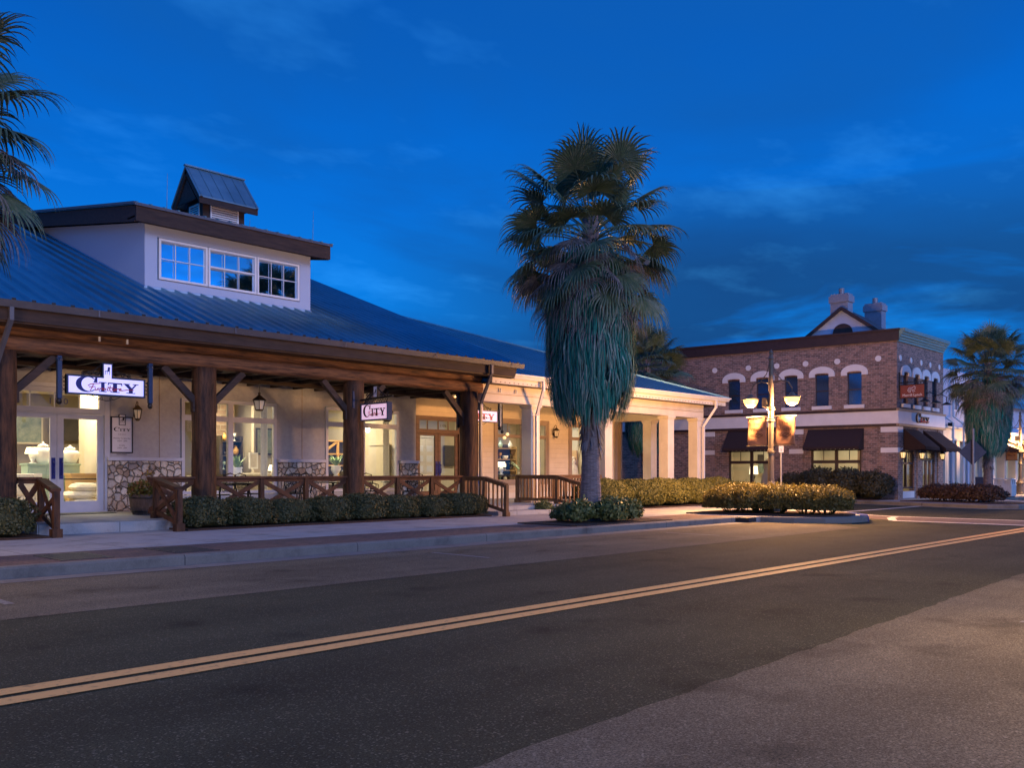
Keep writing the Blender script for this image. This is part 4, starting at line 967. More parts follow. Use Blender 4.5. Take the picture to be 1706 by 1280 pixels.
# ------------------------------------------------------------------ signs
def frame_rect(mb,fr,a0,a1,z0,z1,n0,n1,t):
    fr.box(mb,a0,a0+t,n0,n1,z0,z1); fr.box(mb,a1-t,a1,n0,n1,z0,z1); fr.box(mb,a0+t,a1-t,n0,n1,z0,z0+t); fr.box(mb,a0+t,a1-t,n0,n1,z1-t,z1)
def scroll(mb,fr,a,z,r,dirn,n,turns=1.4,t=.008,flip=1):
    pts=[]
    for i in range(22):
        q=i/21; an=q*turns*2*math.pi; rr=r*(1-q*.8)
        pts.append(fr.p(a+dirn*math.cos(an)*rr,n,z+flip*math.sin(an)*rr))
    mb.tube(pts,t,5)
def big_sign(label, U0, V, z0, w, ink='ink_navy', face='sign_face', posts=True):
    fr=Fr((U0,V),(1,0),(0,-1)); h=.42*w/1.67
    t=thing('shop_sign',label,'sign',(U0,V,z0),group='lit white shop signs')
    mb=MB(); fr.box(mb,0,w,-.10,-.02,z0,z0+h); fr.box(mb,w*.44,w*.57,-.10,-.02,z0+h-.01,z0+h+.28); 
    frame_rect(mb,fr,0,w,z0,z0+h,-.11,.02,.035); frame_rect(mb,fr,w*.44,w*.57,z0+h-.034,z0+h+.285,-.112,.022,.028)
    mb.build('sign_frame','navy_metal',t,bevel=.008)
    mb=MB(); fr.box(mb,.035,w-.035,-.02,.004,z0+.035,z0+h-.035); fr.box(mb,w*.44+.028,w*.57-.028,-.02,.0235,z0+h-.036,z0+h+.257); p=mb.build('sign_face',face,t)
    mb=MB(); shop_word(mb,fr,w*.11,z0+h*.20,w*.80,h*.70,.0041,.007); chair_mark(mb,fr,w*.465,z0+h+.04,.16,.024,.026); mb.build('lettering',ink,p)
    mb=MB(); shop_script(mb,fr,w*.26,z0+h*.17,w*.45,h*.50,.009,.011,.016); mb.build('script_lettering','ink_red' if ink=='ink_navy' else 'ink_black',p)
    for s_ in (-1,1):
        mb=MB()
        for k,(dx,r) in enumerate(((.16,.075),(.30,.055),(.42,.045))): scroll(mb,fr,w*.505+s_*(w*.065+dx-.06),z0+h+r*.9,r,s_,-.04)
        mb.tube([fr.p(w*.505+s_*w*.07,-.04,z0+h+.24),fr.p(w*.505+s_*w*.16,-.04,z0+h+.12),fr.p(w*.505+s_*w*.32,-.04,z0+h+.01)],.008,5)
        mb.build('scrollwork','black_iron',t); mb=MB()
        mb.tube([fr.p(w*.5+s_*.3,-.04,z0),fr.p(w*.5+s_*.18,-.04,z0-.06),fr.p(w*.5,-.04,z0-.10)],.008,5); scroll(mb,fr,w*.5+s_*.1,z0-.045,.04,s_,-.04,1.2,.006,-1)
        mb.build('scrollwork','black_iron',t)
    if posts:
        for s_,a in ((0,-.13),(1,w+.13)):
            mb=MB(); fr.box(mb,a-.045,a+.045,-.085,.005,z0-.10,3.72); mb.lathe([(.07,0),(.075,.03),(.045,.06)],fr.p(a,-.04,3.62),8); mb.build('hanging_post','navy_metal',t,bevel=.006)
            mb=MB(); mb.lathe([(.02,.08),(.045,.05),(.055,.0),(.045,-.045),(.015,-.06)],fr.p(a,-.04,z0-.16),12); mb.build('ball_finial','black_iron',t,smooth=True)
            mb=MB(); b0=a+.045 if s_==0 else w; b1=0 if s_==0 else a-.045
            for k in range(4):
                zz=z0+.05+k*.08; mb.tube([fr.p(b0,-.04,zz),fr.p(b1,-.04,zz+.08)],.006,4); mb.tube([fr.p(b0,-.035,zz+.08),fr.p(b1,-.035,zz)],.006,4)
            mb.build('lattice','black_iron',t)
    return t
big_sign('wide backlit shop sign with navy lettering and red script over the glass entrance',6.96,19.25,2.95,1.62)
big_sign('backlit white shop sign with dark red lettering, half hidden behind the last timber post',18.42,19.72,2.88,1.5,'ink_red','sign_face_pink')
# perpendicular sign
fr=Fr((14.16,18.98),(0,-1),(-1,0))
t=thing('hanging_shop_sign','small square-ended shop sign hanging from an iron bracket on the third timber post','sign',(14.2,19.0,2.7))
mb=MB(); fr.box(mb,0,1.06,-.13,0,2.70,3.09); frame_rect(mb,fr,-.03,1.09,2.67,3.12,-.135,.025,.035); mb.build('sign_frame','navy_metal',t,bevel=.008)
mb=MB(); fr.box(mb,.006,1.054,.0,.005,2.706,3.084); p=mb.build('sign_face','sign_face_pink',t)
mb=MB(); shop_word(mb,fr,.07,2.785,.92,.27,.0055,.009); mb.build('lettering','ink_black',p)
mb=MB(); shop_script(mb,fr,.28,2.77,.43,.17,.011,.013,.010); mb.build('script_lettering','ink_red',p)
mb=MB(); mb.bar(fr.p(-.12,-.065,3.22),fr.p(1.2,-.065,3.26),.05,.05); fr.box(mb,.45,.58,-.09,-.04,3.27,3.55)
mb.tube([fr.p(.1,-.065,3.26),fr.p(.45,-.065,3.5)],.014,6); mb.tube([fr.p(.92,-.065,3.26),fr.p(.58,-.065,3.5)],.014,6)
for a,s_ in ((.3,1),(.75,-1),(.16,-1),(.98,1)): scroll(mb,fr,a,3.33,.055,s_,-.065,1.4,.009)
for k in range(9): mb.tube([fr.p(.1+k*.1,-.065,3.1),fr.p(.2+k*.1,-.065,3.21)],.007,4); mb.tube([fr.p(.2+k*.1,-.06,3.1),fr.p(.1+k*.1,-.06,3.21)],.007,4)
mb.build('bracket','black_iron',t)
mb=MB(); fr.box(mb,.455,.575,-.039,-.036,3.28,3.54); q=mb.build('emblem_plate','board_face',t); mb=MB(); chair_mark(mb,fr,.47,3.33,.14,-.0355,-.033); mb.build('emblem','ink_black',q)
mb=MB(); mb.box(14.02,14.30,19.17,19.195,3.02,3.46); mb.build('mounting_plate','navy_metal',t)
# hours board
fr=fa; t=thing('hours_board','upright white opening-hours board with black rim beside the glass doors','notice board',(9.72,23.2,1.83))
mb=MB(); fr.box(mb,9.47,9.99,.001,.03,1.86,2.75); mb.build('panel','board_face',t,bevel=.01)
mb=MB(); frame_rect(mb,fr,9.45,10.01,1.84,2.77,.0015,.045,.028); frame_rect(mb,fr,9.65,9.82,2.55,2.83,.002,.05,.014); mb.lathe([(.0,0),(.14,.0),(.14,.01)],fr.p(9.73,.02,1.80),12,1,.15); f_=mb.build('frame','ink_black',t,bevel=.008)
mb=MB(); fr.box(mb,9.664,9.806,.030,.04,2.564,2.816); mb.build('emblem_plate','board_face',t)
mb=MB(); chair_mark(mb,fr,9.685,2.61,.15,.0405,.044); shop_word(mb,fr,9.52,2.40,.43,.09,.0305,.033)
for s_,z,sz in (('H O U R S',2.30,.045),('Monday To Saturday',2.20,.052),('10AM - 6PM',2.13,.052),('Sunday',2.02,.052),('12PM - 5PM',1.95,.052)): write(mb,fr,s_,9.73,z,sz,.0315)
mb.build('lettering','ink_black',t,fix=False)
# lanterns
def wall_lantern(par_fr,a,z,label,group,glow='dim_lantern',s=1):
    p=par_fr.p(a,0,z); t=thing('wall_lantern',label,'lantern',tuple(p),group=group)
    mb=MB(); q=par_fr.p(a,.16*s,z); mb.tube([par_fr.p(a,.01,z-.1*s),par_fr.p(a,.05,z+.16*s),par_fr.p(a,.12*s,z+.25*s),par_fr.p(a,.17*s,z+.22*s),q+Vector((0,0,.14*s))],.012*s,6); mb.lathe([(.045*s,-.05*s),(.05*s,.0),(.045*s,.05*s)],par_fr.p(a,.015,z-.1*s),8); mb.build('bracket','bronze',t)
    mb=MB(); mb.lathe([(.01*s,.16*s),(.05*s,.12*s),(.13*s,.05*s),(.135*s,.035*s),(.11*s,.03*s)],q,6); mb.lathe([(.03*s,-.26*s),(.07*s,-.22*s),(.075*s,-.2*s)],q,6)
    for k in range(6):
        an=2*math.pi*k/6; c,s_=math.cos(an),math.sin(an); mb.bar(q+Vector((c*.11*s,s_*.11*s,.03*s)),q+Vector((c*.07*s,s_*.07*s,-.2*s)),.012*s,.012*s)
    mb.build('cage','bronze',t)
    mb=MB(); mb.lathe([(.06*s,-.19*s),(.10*s,.02*s)],q,6); mb.build('glass_shade',glow,t)
wall_lantern(fa,10.08,2.93,'bronze wall lantern above the opening-hours board','lanterns on the timber porch')
def pendant(x,y,zc,ztop,label,glow='dim_lantern'):
    t=thing('pendant_lantern',label,'lantern',(x,y,zc),group='lanterns on the timber porch')
    mb=MB(); mb.tube([(x,y,ztop),(x,y,zc+.3)],.008,5); mb.lathe([(.03,.0),(.03,.02)],(x,y,ztop-.02),8); mb.build('hanging_rod','black_iron',t)
    mb=MB(); mb.lathe([(.01,.30),(.04,.27),(.03,.22),(.09,.17),(.20,.09),(.205,.075),(.17,.07)],(x,y,zc),6); mb.lathe([(.1,-.2),(.11,-.17),(.11,-.16)],(x,y,zc),6)
    for k in range(6):
        an=2*math.pi*k/6; c,s_=math.cos(an),math.sin(an); mb.bar((x+c*.165,y+s_*.165,zc+.07),(x+c*.11,y+s_*.11,zc-.17),.014,.014)
    mb.build('cage','bronze',t); mb=MB(); mb.lathe([(.095,-.155),(.15,.065)],(x,y,zc),6); mb.build('glass_shade',glow,t)
pendant(12.5,21.2,3.16,3.9,'hanging glass lantern under the porch in front of the first wide window')
pendant(16.75,21.2,3.05,3.9,'hanging lantern half hidden behind the small square-ended sign')
wall_lantern(fb,26.75,2.95,'dark wall lantern between the two cream shop windows','lanterns on the cream shop','dim_lantern')
t=thing('spotlight','twin bulb spotlight glowing under the cream porch beside the shop sign','spotlight',(20.0,19.75,2.9))
mb=MB(); mb.tube([(20.12,19.72,3.48),(20.12,19.72,2.62)],.02,6); mb.lathe([(.03,0),(.05,.05),(.03,.1)],(20.12,19.72,2.56),8); mb.build('stem','black_iron',t)
for dx,dz_ in ((.03,-.09),(-.1,-.2)):
    mb=MB(); mb.lathe([(.02,-.05),(.055,-.02),(.05,.03),(.02,.05)],(20.15+dx,19.55,2.62+dz_),10); mb.build('bulb','lantern_glow',t,smooth=True)

# unseen recessed porch lights, added for the warm light on the walls
for u in (8.2,10.3,12.6,15.1,17.3,20.6):
    mb=MB(); mb.lathe([(.0,0),(.07,0),(.08,.02)],(u,22.35,3.878),12); mb.build('added_downlight','lantern_glow',A if u<19 else B); point(u,22.35,3.80,10.5,(1,.56,.22),.06,'added_porch_light')
for u in (23.2,26.2,29.2):
    mb=MB(); mb.lathe([(.0,0),(.07,0),(.08,.02)],(u,21.9,3.86),12); mb.build('added_downlight','lantern_glow',B); point(u,21.9,3.78,34,(1,.60,.28),.06,'added_porch_light')
# ------------------------------------------------------------------ porch things
t=thing('barrel_planter','weathered half barrel planter with mixed green and yellow plants against the stone base','planter',(9.35,20.9,.35))
mb=MB(); mb.lathe([(.30,0),(.36,.2),(.385,.38),(.37,.48),(.34,.48),(.34,.42)],(9.35,20.9,.35),22); b_=mb.build('barrel','barrel',t)
mb=MB()
for z,r in ((.08,.335),(.40,.39)): mb.lathe([(r,-.02),(r+.004,.0),(r,.02)],(9.35,20.9,.35+z),22)
mb.build('hoop','black_iron',b_)
def leafpts(n,fn,size,seed,el=1.6):
    rs=np.random.RandomState(seed); P=[];F=[]
    for i in range(n):
        c,nn=fn(rs); nn=Vector(nn).normalized(); t_=nn.cross(Vector(rs.normal(size=3))).normalized(); b_=nn.cross(t_)
        s_=size*rs.uniform(.6,1.3); k=len(P)
        P+= [tuple(c-t_*s_*.5*el),tuple(c+b_*s_*.5),tuple(c+t_*s_*.5*el),tuple(c-b_*s_*.5)]; F.append((k,k+1,k+2,k+3))
    return P,F
def barrel_fn(rs):
    a=rs.uniform(0,2*math.pi); r=.42*math.sqrt(rs.uniform()); h=rs.uniform(0,.42)*(1-.4*r/.42)+ (.22 if rs.uniform()<.1 and r<.2 else 0)
    return Vector((9.35+math.cos(a)*r,20.9+math.sin(a)*r,.80+h)),rs.normal(size=3)+np.array([0,0,.6])
P_,F_=leafpts(1500,barrel_fn,.05,3); mb=MB(); mb.add(P_,F_); mb.build('plants','flower',t,fix=False)
mb=MB(); mb.box(7.1,9.1,22.0,22.7,.351,.368); single(mb,'door_mat','mat_cloth','grey green door mat in front of the glass entrance doors','door mat',(8.1,22.35,.35))
def patio_chair():
    t=thing('patio_chair','black metal patio chair behind the timber railing','chair',(0,0,0),local=True,group='black metal patio chairs on the porch')
    mb=MB(); mb.lathe([(.0,.43),(.23,.43),(.235,.445),(.23,.46),(.0,.46)],(0,0,0),16); mb.build('seat','black_iron',t)
    for sx in (-1,1):
        for sy in (-1,1): mb=MB(); mb.tube([(sx*.17,sy*.17,.44),(sx*.22,sy*.22,0)],.014,6); mb.build('leg','black_iron',t)
    mb=MB(); A_=[(math.cos(R(a))*.27,.18+ -.03,0.0) for a in ()]; pts=[(-.24,.2,.44),(-.27,.27,.75),(-.2,.31,.92),(0,.33,.97),(.2,.31,.92),(.27,.27,.75),(.24,.2,.44)]; mb.tube(pts,.017,6)
    for k in range(-4,5): mb.tube([(k*.05-.08,.22,.5),(k*.05+.08,.31,.9)],.006,4); mb.tube([(k*.05+.08,.22,.5),(k*.05-.08,.315,.9)],.006,4)
    mb.build('backrest','black_iron',t)
    for s_ in (-1,1): mb=MB(); mb.tube([(s_*.26,.26,.68),(s_*.3,.0,.69),(s_*.25,-.18,.64),(s_*.2,-.18,.45)],.013,6); mb.build('armrest','black_iron',t)
    return t
def patio_table():
    t=thing('patio_table','round dark patio table behind the timber railing','table',(0,0,0),local=True,group='round patio tables on the porch')
    mb=MB(); mb.lathe([(.0,.70),(.50,.70),(.52,.715),(.50,.73),(.0,.73)],(0,0,0),28); mb.build('tabletop','black_iron',t)
    mb=MB(); mb.tube([(0,0,.7),(0,0,.05)],.03,8); mb.lathe([(.24,0),(.2,.03),(.05,.06)],(0,0,0),14); mb.build('pedestal','black_iron',t); return t
pc=patio_chair(); pt=patio_table()
CH=[((11.0,20.5),R(200),'black patio chair nearest the second timber post, behind the railing'),
((12.05,20.9),R(20),'black patio chair in the middle of the first railing bay'),
((13.1,20.3),R(185),'black patio chair with a domed back rising above the railing under the stone base'),
((13.75,21.4),R(-20),'black patio chair deepest under the porch near the third timber post'),
((15.2,20.5),R(180),'black patio chair just past the third timber post'),
((16.15,21.2),R(60),'black patio chair behind the middle of the second railing bay'),
((17.0,20.4),R(170),'black patio chair next to the brown double door')]
for i,(p,r_,lb) in enumerate(CH):
    place(pc if i==0 else copy_tree(pc),(p[0],p[1],.35),r_,lb)
for i,(p,lb) in enumerate((((11.6,20.2),'round dark patio table in the first railing bay'),((14.75,21.1),'round dark patio table between the third post and the stone base'),((16.6,20.5),'round dark patio table in the second railing bay'))):
    place(pt if i==0 else copy_tree(pt),(p[0],p[1],.35),0,lb)
t=thing('sandwich_board','small A-shaped sidewalk sign showing its peak above the last sloping railing','sandwich board',(18.95,20.0,.38))
for s_ in (-1,1):
    mb=MB(); mb.slab([(18.95+s_*.26,19.7,.39),(18.95+s_*.26,20.3,.39),(18.95+s_*.02,20.3,1.38),(18.95+s_*.02,19.7,1.38)],(s_*.03,0,0)); mb.build('panel','board_face',t)
    mb=MB(); mb.bar((18.95+s_*.3,19.69,.39),(18.95+s_*.03,19.69,1.40),.05,.03); mb.build('frame','blue_sign',t)

# ------------------------------------------------------------------ building C : brick corner building
CP=(39.8,15.0); al=R(6.3)
C=thing('brick_corner_building','two storey brown brick building with white band, arched window heads and dark awnings','building',(39.8,15.0,.15))
fl=Fr(CP,(-math.sin(al),math.cos(al)),(-math.cos(al),-math.sin(al))); fs=Fr(CP,(1,0),(0,-1))
UL=[1.80,3.25,4.68,6.06,7.50]; US=[.95,2.25,3.42,4.60]
mb=MB(); fl.wall(mb,0,16,.15,7.5,.25,[(u-.31,u+.31,4.36,5.80) for u in UL]+[(1.5,3.75,.55,2.40),(5.5,7.78,.55,2.40)])
fs.wall(mb,0,5.8,.15,7.5,.25,[(u-.3,u+.3,4.36,5.72) for u in US]+[(.6,2.05,.45,2.32),(3.05,4.65,.16,2.32)])
mb.add([(45.6,15,.15),(45.6,28,.15),(45.6,28,7.5),(45.6,15,7.5)],[(0,1,2,3)])
wc=mb.build('wall','brick_wall',C,fix=False)
mb=MB(); mb.prism([(39.9,15.2),(45.5,15.2),(45.5,30),(38.2,30)],7.0,7.1); mb.build('flat_roof','shingle',C)
mb=MB(); fl.box(mb,-.09,16,.001,.10,7.08,7.52); fl.box(mb,-.14,16,.0,.15,7.52,7.60); mb.build('cornice','dark_trim',C)
mb=MB()
for k,(n1,z0,z1) in enumerate(((.06,7.05,7.16),(.12,7.16,7.25),(.19,7.25,7.36),(.26,7.36,7.45),(.34,7.45,7.60))): fs.box(mb,0.0,5.75,.001,n1,z0,z1)
mb.build('cornice','teal_cornice',C)
mb=MB(); fl.box(mb,-.07,16,.001,.06,3.47,4.03); b_=mb.build('white_band','white_paint',C)
mb=MB(); fs.box(mb,-.06,5.85,.001,.07,3.47,4.03); mb.build('white_band','white_paint',C)
mb=MB(); fl.box(mb,-.1,16,.001,.09,4.03,4.14); fl.box(mb,-.1,16,.001,.09,3.35,3.47); mb.build('band_trim','dark_trim',C)
mb=MB(); fs.box(mb,-.09,5.9,.001,.10,4.03,4.13); fs.box(mb,-.09,5.9,.001,.10,3.36,3.47); mb.build('band_trim','tan_trim',C)
def arch(fr,u,w,zb,zt,hw,par):
    o=arc(u,zb+.12,w,zt-zb-.12,0,180,14); p=[(u+w,zb)]+o+[(u-w,zb),(u-hw,zb),(u-hw,zb+.14)]+[(u-hw*math.cos(R(a)),zb+.14+.04*math.sin(R(a))) for a in (45,90,135)]+[(u+hw,zb+.14),(u+hw,zb)]
    mb=MB(); fr.plate(mb,p,.002,.07); mb.build('window_arch','white_paint',par)
for u in UL:
    arch(fl,u,.58,5.68,6.16,.32,C); w_=window(C,fl,u-.31,u+.31,4.36,5.80,[],[5.05],'dark_trim',fw=.03,mw=.04,gm='dark_glass',n0=-.14,n1=-.08)
    mb=MB(); fl.box(mb,u-.44,u+.44,.002,.09,4.20,4.36); mb.build('window_sill','white_paint',C)
for u in US:
    arch(fs,u,.55,5.60,6.08,.3,C); window(C,fs,u-.3,u+.3,4.36,5.72,[],[5.0],'dark_trim',fw=.03,mw=.04,gm='dark_glass',n0=-.14,n1=-.08)
    mb=MB(); fs.box(mb,u-.42,u+.42,.002,.09,4.20,4.36); mb.build('window_sill','white_paint',C)
for fr,L in ((fl,(.78,2.56,4.0,5.37,6.77,8.5)),(fs,(.35,1.6,2.85,4.0,5.2))):
    for a in L:
        mb=MB(); fr.plate(mb,arc(a,6.35,.13,.13,0,345,20),.002,.03); mb.build('medallion','white_paint',C)
window(C,fl,1.52,3.73,.56,2.38,[2.62],[1.82],'dark_trim',fw=.06,mw=.14,n0=-.15,n1=-.05,lites=[(v-.015,v+.015,1.9,2.34) for v in (2.05,3.2)])
window(C,fl,5.52,7.76,.56,2.38,[6.64],[1.82],'dark_trim',fw=.06,mw=.14,n0=-.15,n1=-.05,lites=[(v-.015,v+.015,1.9,2.34) for v in (6.05,7.2)])
window(C,fs,.62,2.03,.62,2.30,[1.25],[1.75],'dark_trim',fw=.07,mw=.09,n0=-.15,n1=-.05,lites=[(v-.02,v+.02,1.8,2.25) for v in (.92,1.6)])
mb=MB(); fs.box(mb,.62,2.03,-.1,.01,.2,.5); mb.build('kick_panel','white_paint',C)
window(C,fs,3.07,4.63,1.95,2.30,[],[],'dark_trim',fw=.05,n0=-.15,n1=-.05,lites=[(3.83,3.87,2.0,2.26)],name='transom_window')
door_leaf(C,fs,3.10,3.60,.17,1.93,'brown_trim',.08,.25); door_leaf(C,fs,3.62,4.12,.17,1.93,'brown_trim',.08,.25); door_leaf(C,fs,4.16,4.62,.17,1.93,'dark_trim',.06,.25)
for fr,L in ((fl,((-.0,.66),(4.1,4.75),(8.5,9.2))),(fs,((-.03,.55),))):
    for a0,a1 in L:
        mb=MB(); fr.box(mb,a0,a1,.001,.05,.15,3.34); pr=mb.build('brick_pier','brick_wall',C)
        mb=MB(); fr.box(mb,a0-.006,a1+.006,.003,.056,3.10,3.335); fr.box(mb,a0-.006,a1+.006,.003,.056,2.20,2.42); mb.build('stone_band','white_paint',pr)
for a0,a1 in ((2.30,2.75),(4.95,5.5)):
    mb=MB(); fs.box(mb,a0,a1,.001,.05,.15,3.34); mb.build('brick_pier','brick_wall',C)
def awning(par,fr,a0,a1,zt,zb,out,flare=0):
    mb=MB(); n=28; zz=zb
    mb.add([fr.p(a0,.02,zt),fr.p(a1,.02,zt),fr.p(a1+flare,out,zb),fr.p(a0-flare,out,zb)],[(0,1,2,3)])
    mb.add([fr.p(a0,.02,zt),fr.p(a0,.02,zb),fr.p(a0-flare,out,zb)],[(0,1,2)]); mb.add([fr.p(a1,.02,zt),fr.p(a1,.02,zb),fr.p(a1+flare,out,zb)],[(0,1,2)])
    v=[];L=a1-a0
    for (p,q) in (((a0-flare,out),(a1+flare,out)),((a0,.02),(a0-flare,out)),((a1,.02),(a1+flare,out))):
        d=math.hypot(p[0]-q[0],p[1]-q[1]); k=max(4,int(d/.05)); b=len(mb.v); pv=[]
        for i in range(k+1):
            t_=i/k; a=p[0]+(q[0]-p[0])*t_; nn=p[1]+(q[1]-p[1])*t_; pv+=[fr.p(a,nn,zb),fr.p(a,nn,zb-.10-.035*abs(math.sin(d*t_*math.pi/.2)))]
        mb.add(pv,[(2*i,2*i+1,2*i+3,2*i+2) for i in range(k)])
    o=mb.build('awning','awning_cloth',par,fix=False); s_=o.modifiers.new('cloth','SOLIDIFY'); s_.thickness=.012; return o
awning(C,fl,1.40,3.87,3.30,2.48,.75); awning(C,fl,5.45,7.78,3.36,2.48,.75)
awning(C,fs,.72,2.45,3.25,2.45,.95); awning(C,fs,3.1,5.2,3.25,2.42,1.0)
mb=MB(); shop_word(mb,fs,2.0,3.60,1.6,.38,.071,.13); lw=mb.build('lettering','ink_black',C)
mb=MB(); shop_script(mb,fs,2.4,3.56,.85,.24,.132,.15,.03); mb.build('script_lettering','ink_red',lw)
for a in (1.6,3.0,4.4):
    mb=MB(); mb.tube([fs.p(a,.0,4.9),fs.p(a,.35,5.0),fs.p(a,.6,4.85),fs.p(a,.62,4.6)],.02,6); mb.lathe([(.04,.12),(.08,.1),(.22,.02),(.23,0),(.2,.0)],fs.p(a,.62,4.48),12); mb.build('gooseneck_lamp','black_iron',C)
    mb=MB(); mb.lathe([(.0,0),(.12,0),(.1,.03),(.0,.035)],fs.p(a,.62,4.485),10)
# gable, roof, chimneys
mb=MB(); n0=-1.5
fl.plate(mb,[(.3,7.1),(5.3,7.1),(2.8,8.95)],n0,n0-.1); mb.build('gable','white_siding',C)
mb=MB()
for s_ in (-1,1):
    p=[fl.p(2.8,n0+.15,9.06),fl.p(2.8+s_*2.75,n0+.15,7.02),fl.p(2.8+s_*2.75,-6.5,7.02),fl.p(2.8,-6.5,9.06)]; mb.slab(p,(0,0,-.08))
mb.build('pitched_roof','shingle',C)
mb=MB()
for s_ in (-1,1): mb.bar(fl.p(2.8,n0+.17,8.98),fl.p(2.8+s_*2.75,n0+.17,6.94),.05,.16)
mb.build('rake_board','dark_trim',C)
mb=MB(); fl.plate(mb,arc(2.78,7.86,.45,.42,0,180,16)+[(2.36,7.5),(3.2,7.5)],n0+.002,n0+.04); mb.build('gable_vent','dark_trim',C)
for (x,y,w) in ((41.35,18.15,.42),(44.8,17.95,.42)):
    mb=MB(); mb.box(x-.27,x+.27,y-w,y+w,8.0,9.45); c_=mb.build('chimney','chimney_render',C)
    mb=MB(); mb.box(x-.33,x+.33,y-w-.06,y+w+.06,9.32,9.62); mb.box(x-.28,x+.28,y-w,y+w,9.62,9.72); mb.build('chimney_cap','chimney_render',c_)
    mb=MB(); mb.lathe([(.13,0),(.13,.28)],(x,y,9.72),12); mb.build('flue','galvanised',c_)
# interior of the brick shop
mb=MB(); fl.box(mb,.6,9,-3.2,-3.1,.2,3.3); mb.build('interior_wall','room_wall',C)
mb=MB(); fl.box(mb,.3,9,-3.1,-.3,3.2,3.25); fl.box(mb,.3,9,-3.1,-.3,.17,.2); fl.box(mb,4.3,4.4,-3.1,-.3,.2,3.2); fl.box(mb,8.9,9,-3.1,-.3,.2,3.2); mb.build('interior_ceiling','room_wall',C)
mb=MB(); mb.box(40.2,45.4,16.8,16.9,.2,3.2); mb.box(45.3,45.4,15.3,16.8,.2,3.2); mb.box(42.3,42.4,15.3,16.8,.2,3.2); mb.build('interior_wall','room_wall',C)
for a in (2.6,6.7):
    p=fl.p(a,-1.5,3.15); area(p.x,p.y,p.z,1,1,75,(1,.88,.62))
for x in (41.2,43.7): area(x,15.9,3.1,.8,.8,40,(1,.85,.5))
def flthing(name,label,cat,a,n,z): p=fl.p(a,n,z); return thing(name,label,cat,tuple(p))
t=flthing('table_lamp','lit shade lamp in the brick shop window beside the street lamp pole','lamp',7.0,-1.2,1.0); q=fl.p(7.0,-1.2,1.0)
mb=MB(); mb.lathe([(.08,-.8),(.08,-.75),(.03,-.7),(.03,.0),(.1,.1),(.03,.3)],q,12); mb.build('base','espresso',t); mb=MB(); mb.lathe([(.22,.25),(.18,.65)],q,16); mb.build('lamp_shade','shade_glow',t)
t=flthing('table_lamp','bright square lamp shade in the brick shop window beside the dark hedge','lamp',3.1,-1.0,1.0); q=fl.p(3.1,-1.0,.9)
mb=MB(); mb.lathe([(.08,-.7),(.03,-.6),(.06,.0),(.03,.2)],q,12); mb.build('base','espresso',t); mb=MB(); mb.lathe([(.2,.15),(.18,.5)],q,4); mb.build('lamp_shade','shade_glow',t)
for i,(a,n,z,w,h) in enumerate(((7.3,-2.9,1.3,.35,.5),(7.35,-2.9,1.95,.3,.3),(2.2,-2.9,1.3,.5,.6),(5.9,-2.9,1.2,.3,1.2))):
    p=fl.p(a,n,z); mb=MB(); fl.box(mb,a-w/2,a+w/2,n-.03,n,z,z+h); single(mb,'picture',['art_green','espresso','art_green','espresso'][i],['green picture on the wall inside the brick shop, above the lamp','small dark picture high inside the brick shop','green picture inside the window beside the dark hedge','tall dark panel inside the brick shop window'][i],'picture',tuple(p))
p=fl.p(6.05,-.6,.2); mb=MB(); mb.lathe([(.42,0),(.45,.6),(.40,.95),(.26,1.15),(.24,1.3),(.3,1.45),(.27,1.62),(.12,1.78),(.02,1.82)],p,16,1,.6); single(mb,'display_mannequin','sofa_cloth','large rounded grey form standing in the brick shop window behind the street lamp','display form',tuple(p),smooth=True)
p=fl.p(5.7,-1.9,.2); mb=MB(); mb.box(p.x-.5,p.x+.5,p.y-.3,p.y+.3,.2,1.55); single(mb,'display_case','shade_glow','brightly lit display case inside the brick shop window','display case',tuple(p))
for a,lb in ((.25,'black lantern at the corner pier of the brick shop'),(2.52,'black lantern between the window and the door of the brick shop'),(5.2,'black lantern right of the brick shop door')):
    wall_lantern(fs,a,2.18,lb,'lanterns on the brick shop front','lantern_glow',1.1)
# hanging office sign
fr=Fr((40.0,14.93),(0,-1),(-1,0)); t=thing('office_sign','maroon hanging sign with bull emblem and white lettering at the brick building corner','sign',(40.0,15,4.6))
mb=MB(); fr.box(mb,0,1.0,-.05,0,4.58,5.12); p=mb.build('sign_panel','sign_maroon',t)
mb=MB(); frame_rect(mb,fr,-.03,1.03,4.55,5.15,-.06,.01,.03); mb.bar(fr.p(-.07,-.025,5.24),fr.p(1.1,-.025,5.24),.04,.04)
for a in (.15,.85): mb.bar(fr.p(a,-.025,5.12),fr.p(a,-.025,5.24),.02,.02)
mb.bar(fr.p(-.05,-.025,4.9),fr.p(-.05,-.025,5.7),.04,.04); mb.build('bracket','black_iron',t)
mb=MB(); write(mb,fr,'Merrill Lynch',.5,4.63,.155,.003,1.0); write(mb,fr,'Merrill Lynch',.505,4.634,.155,.0035,1.0)
BULL=[[(.0,.5),(.05,.7),(.2,.78),(.45,.72),(.62,.85),(.78,.9),(.9,.8),(1,.85)],[(.9,.8),(.86,.62),(.95,.5),(.82,.48),(.7,.4)],[(.0,.5),(-.06,.3),(.02,.15)],[(.05,.45),(.14,.3),(.1,0),(.2,.0)],[(.2,.35),(.3,.2),(.28,0),(.36,0)],[(.2,.35),(.5,.32),(.62,.4),(.58,.15),(.66,.0),(.72,.02)],[(.7,.4),(.78,.2),(.9,.12)],[(.1,.62),(.3,.55),(.5,.6),(.66,.68)],[(.78,.9),(.74,1.0),(.82,1.02)]]
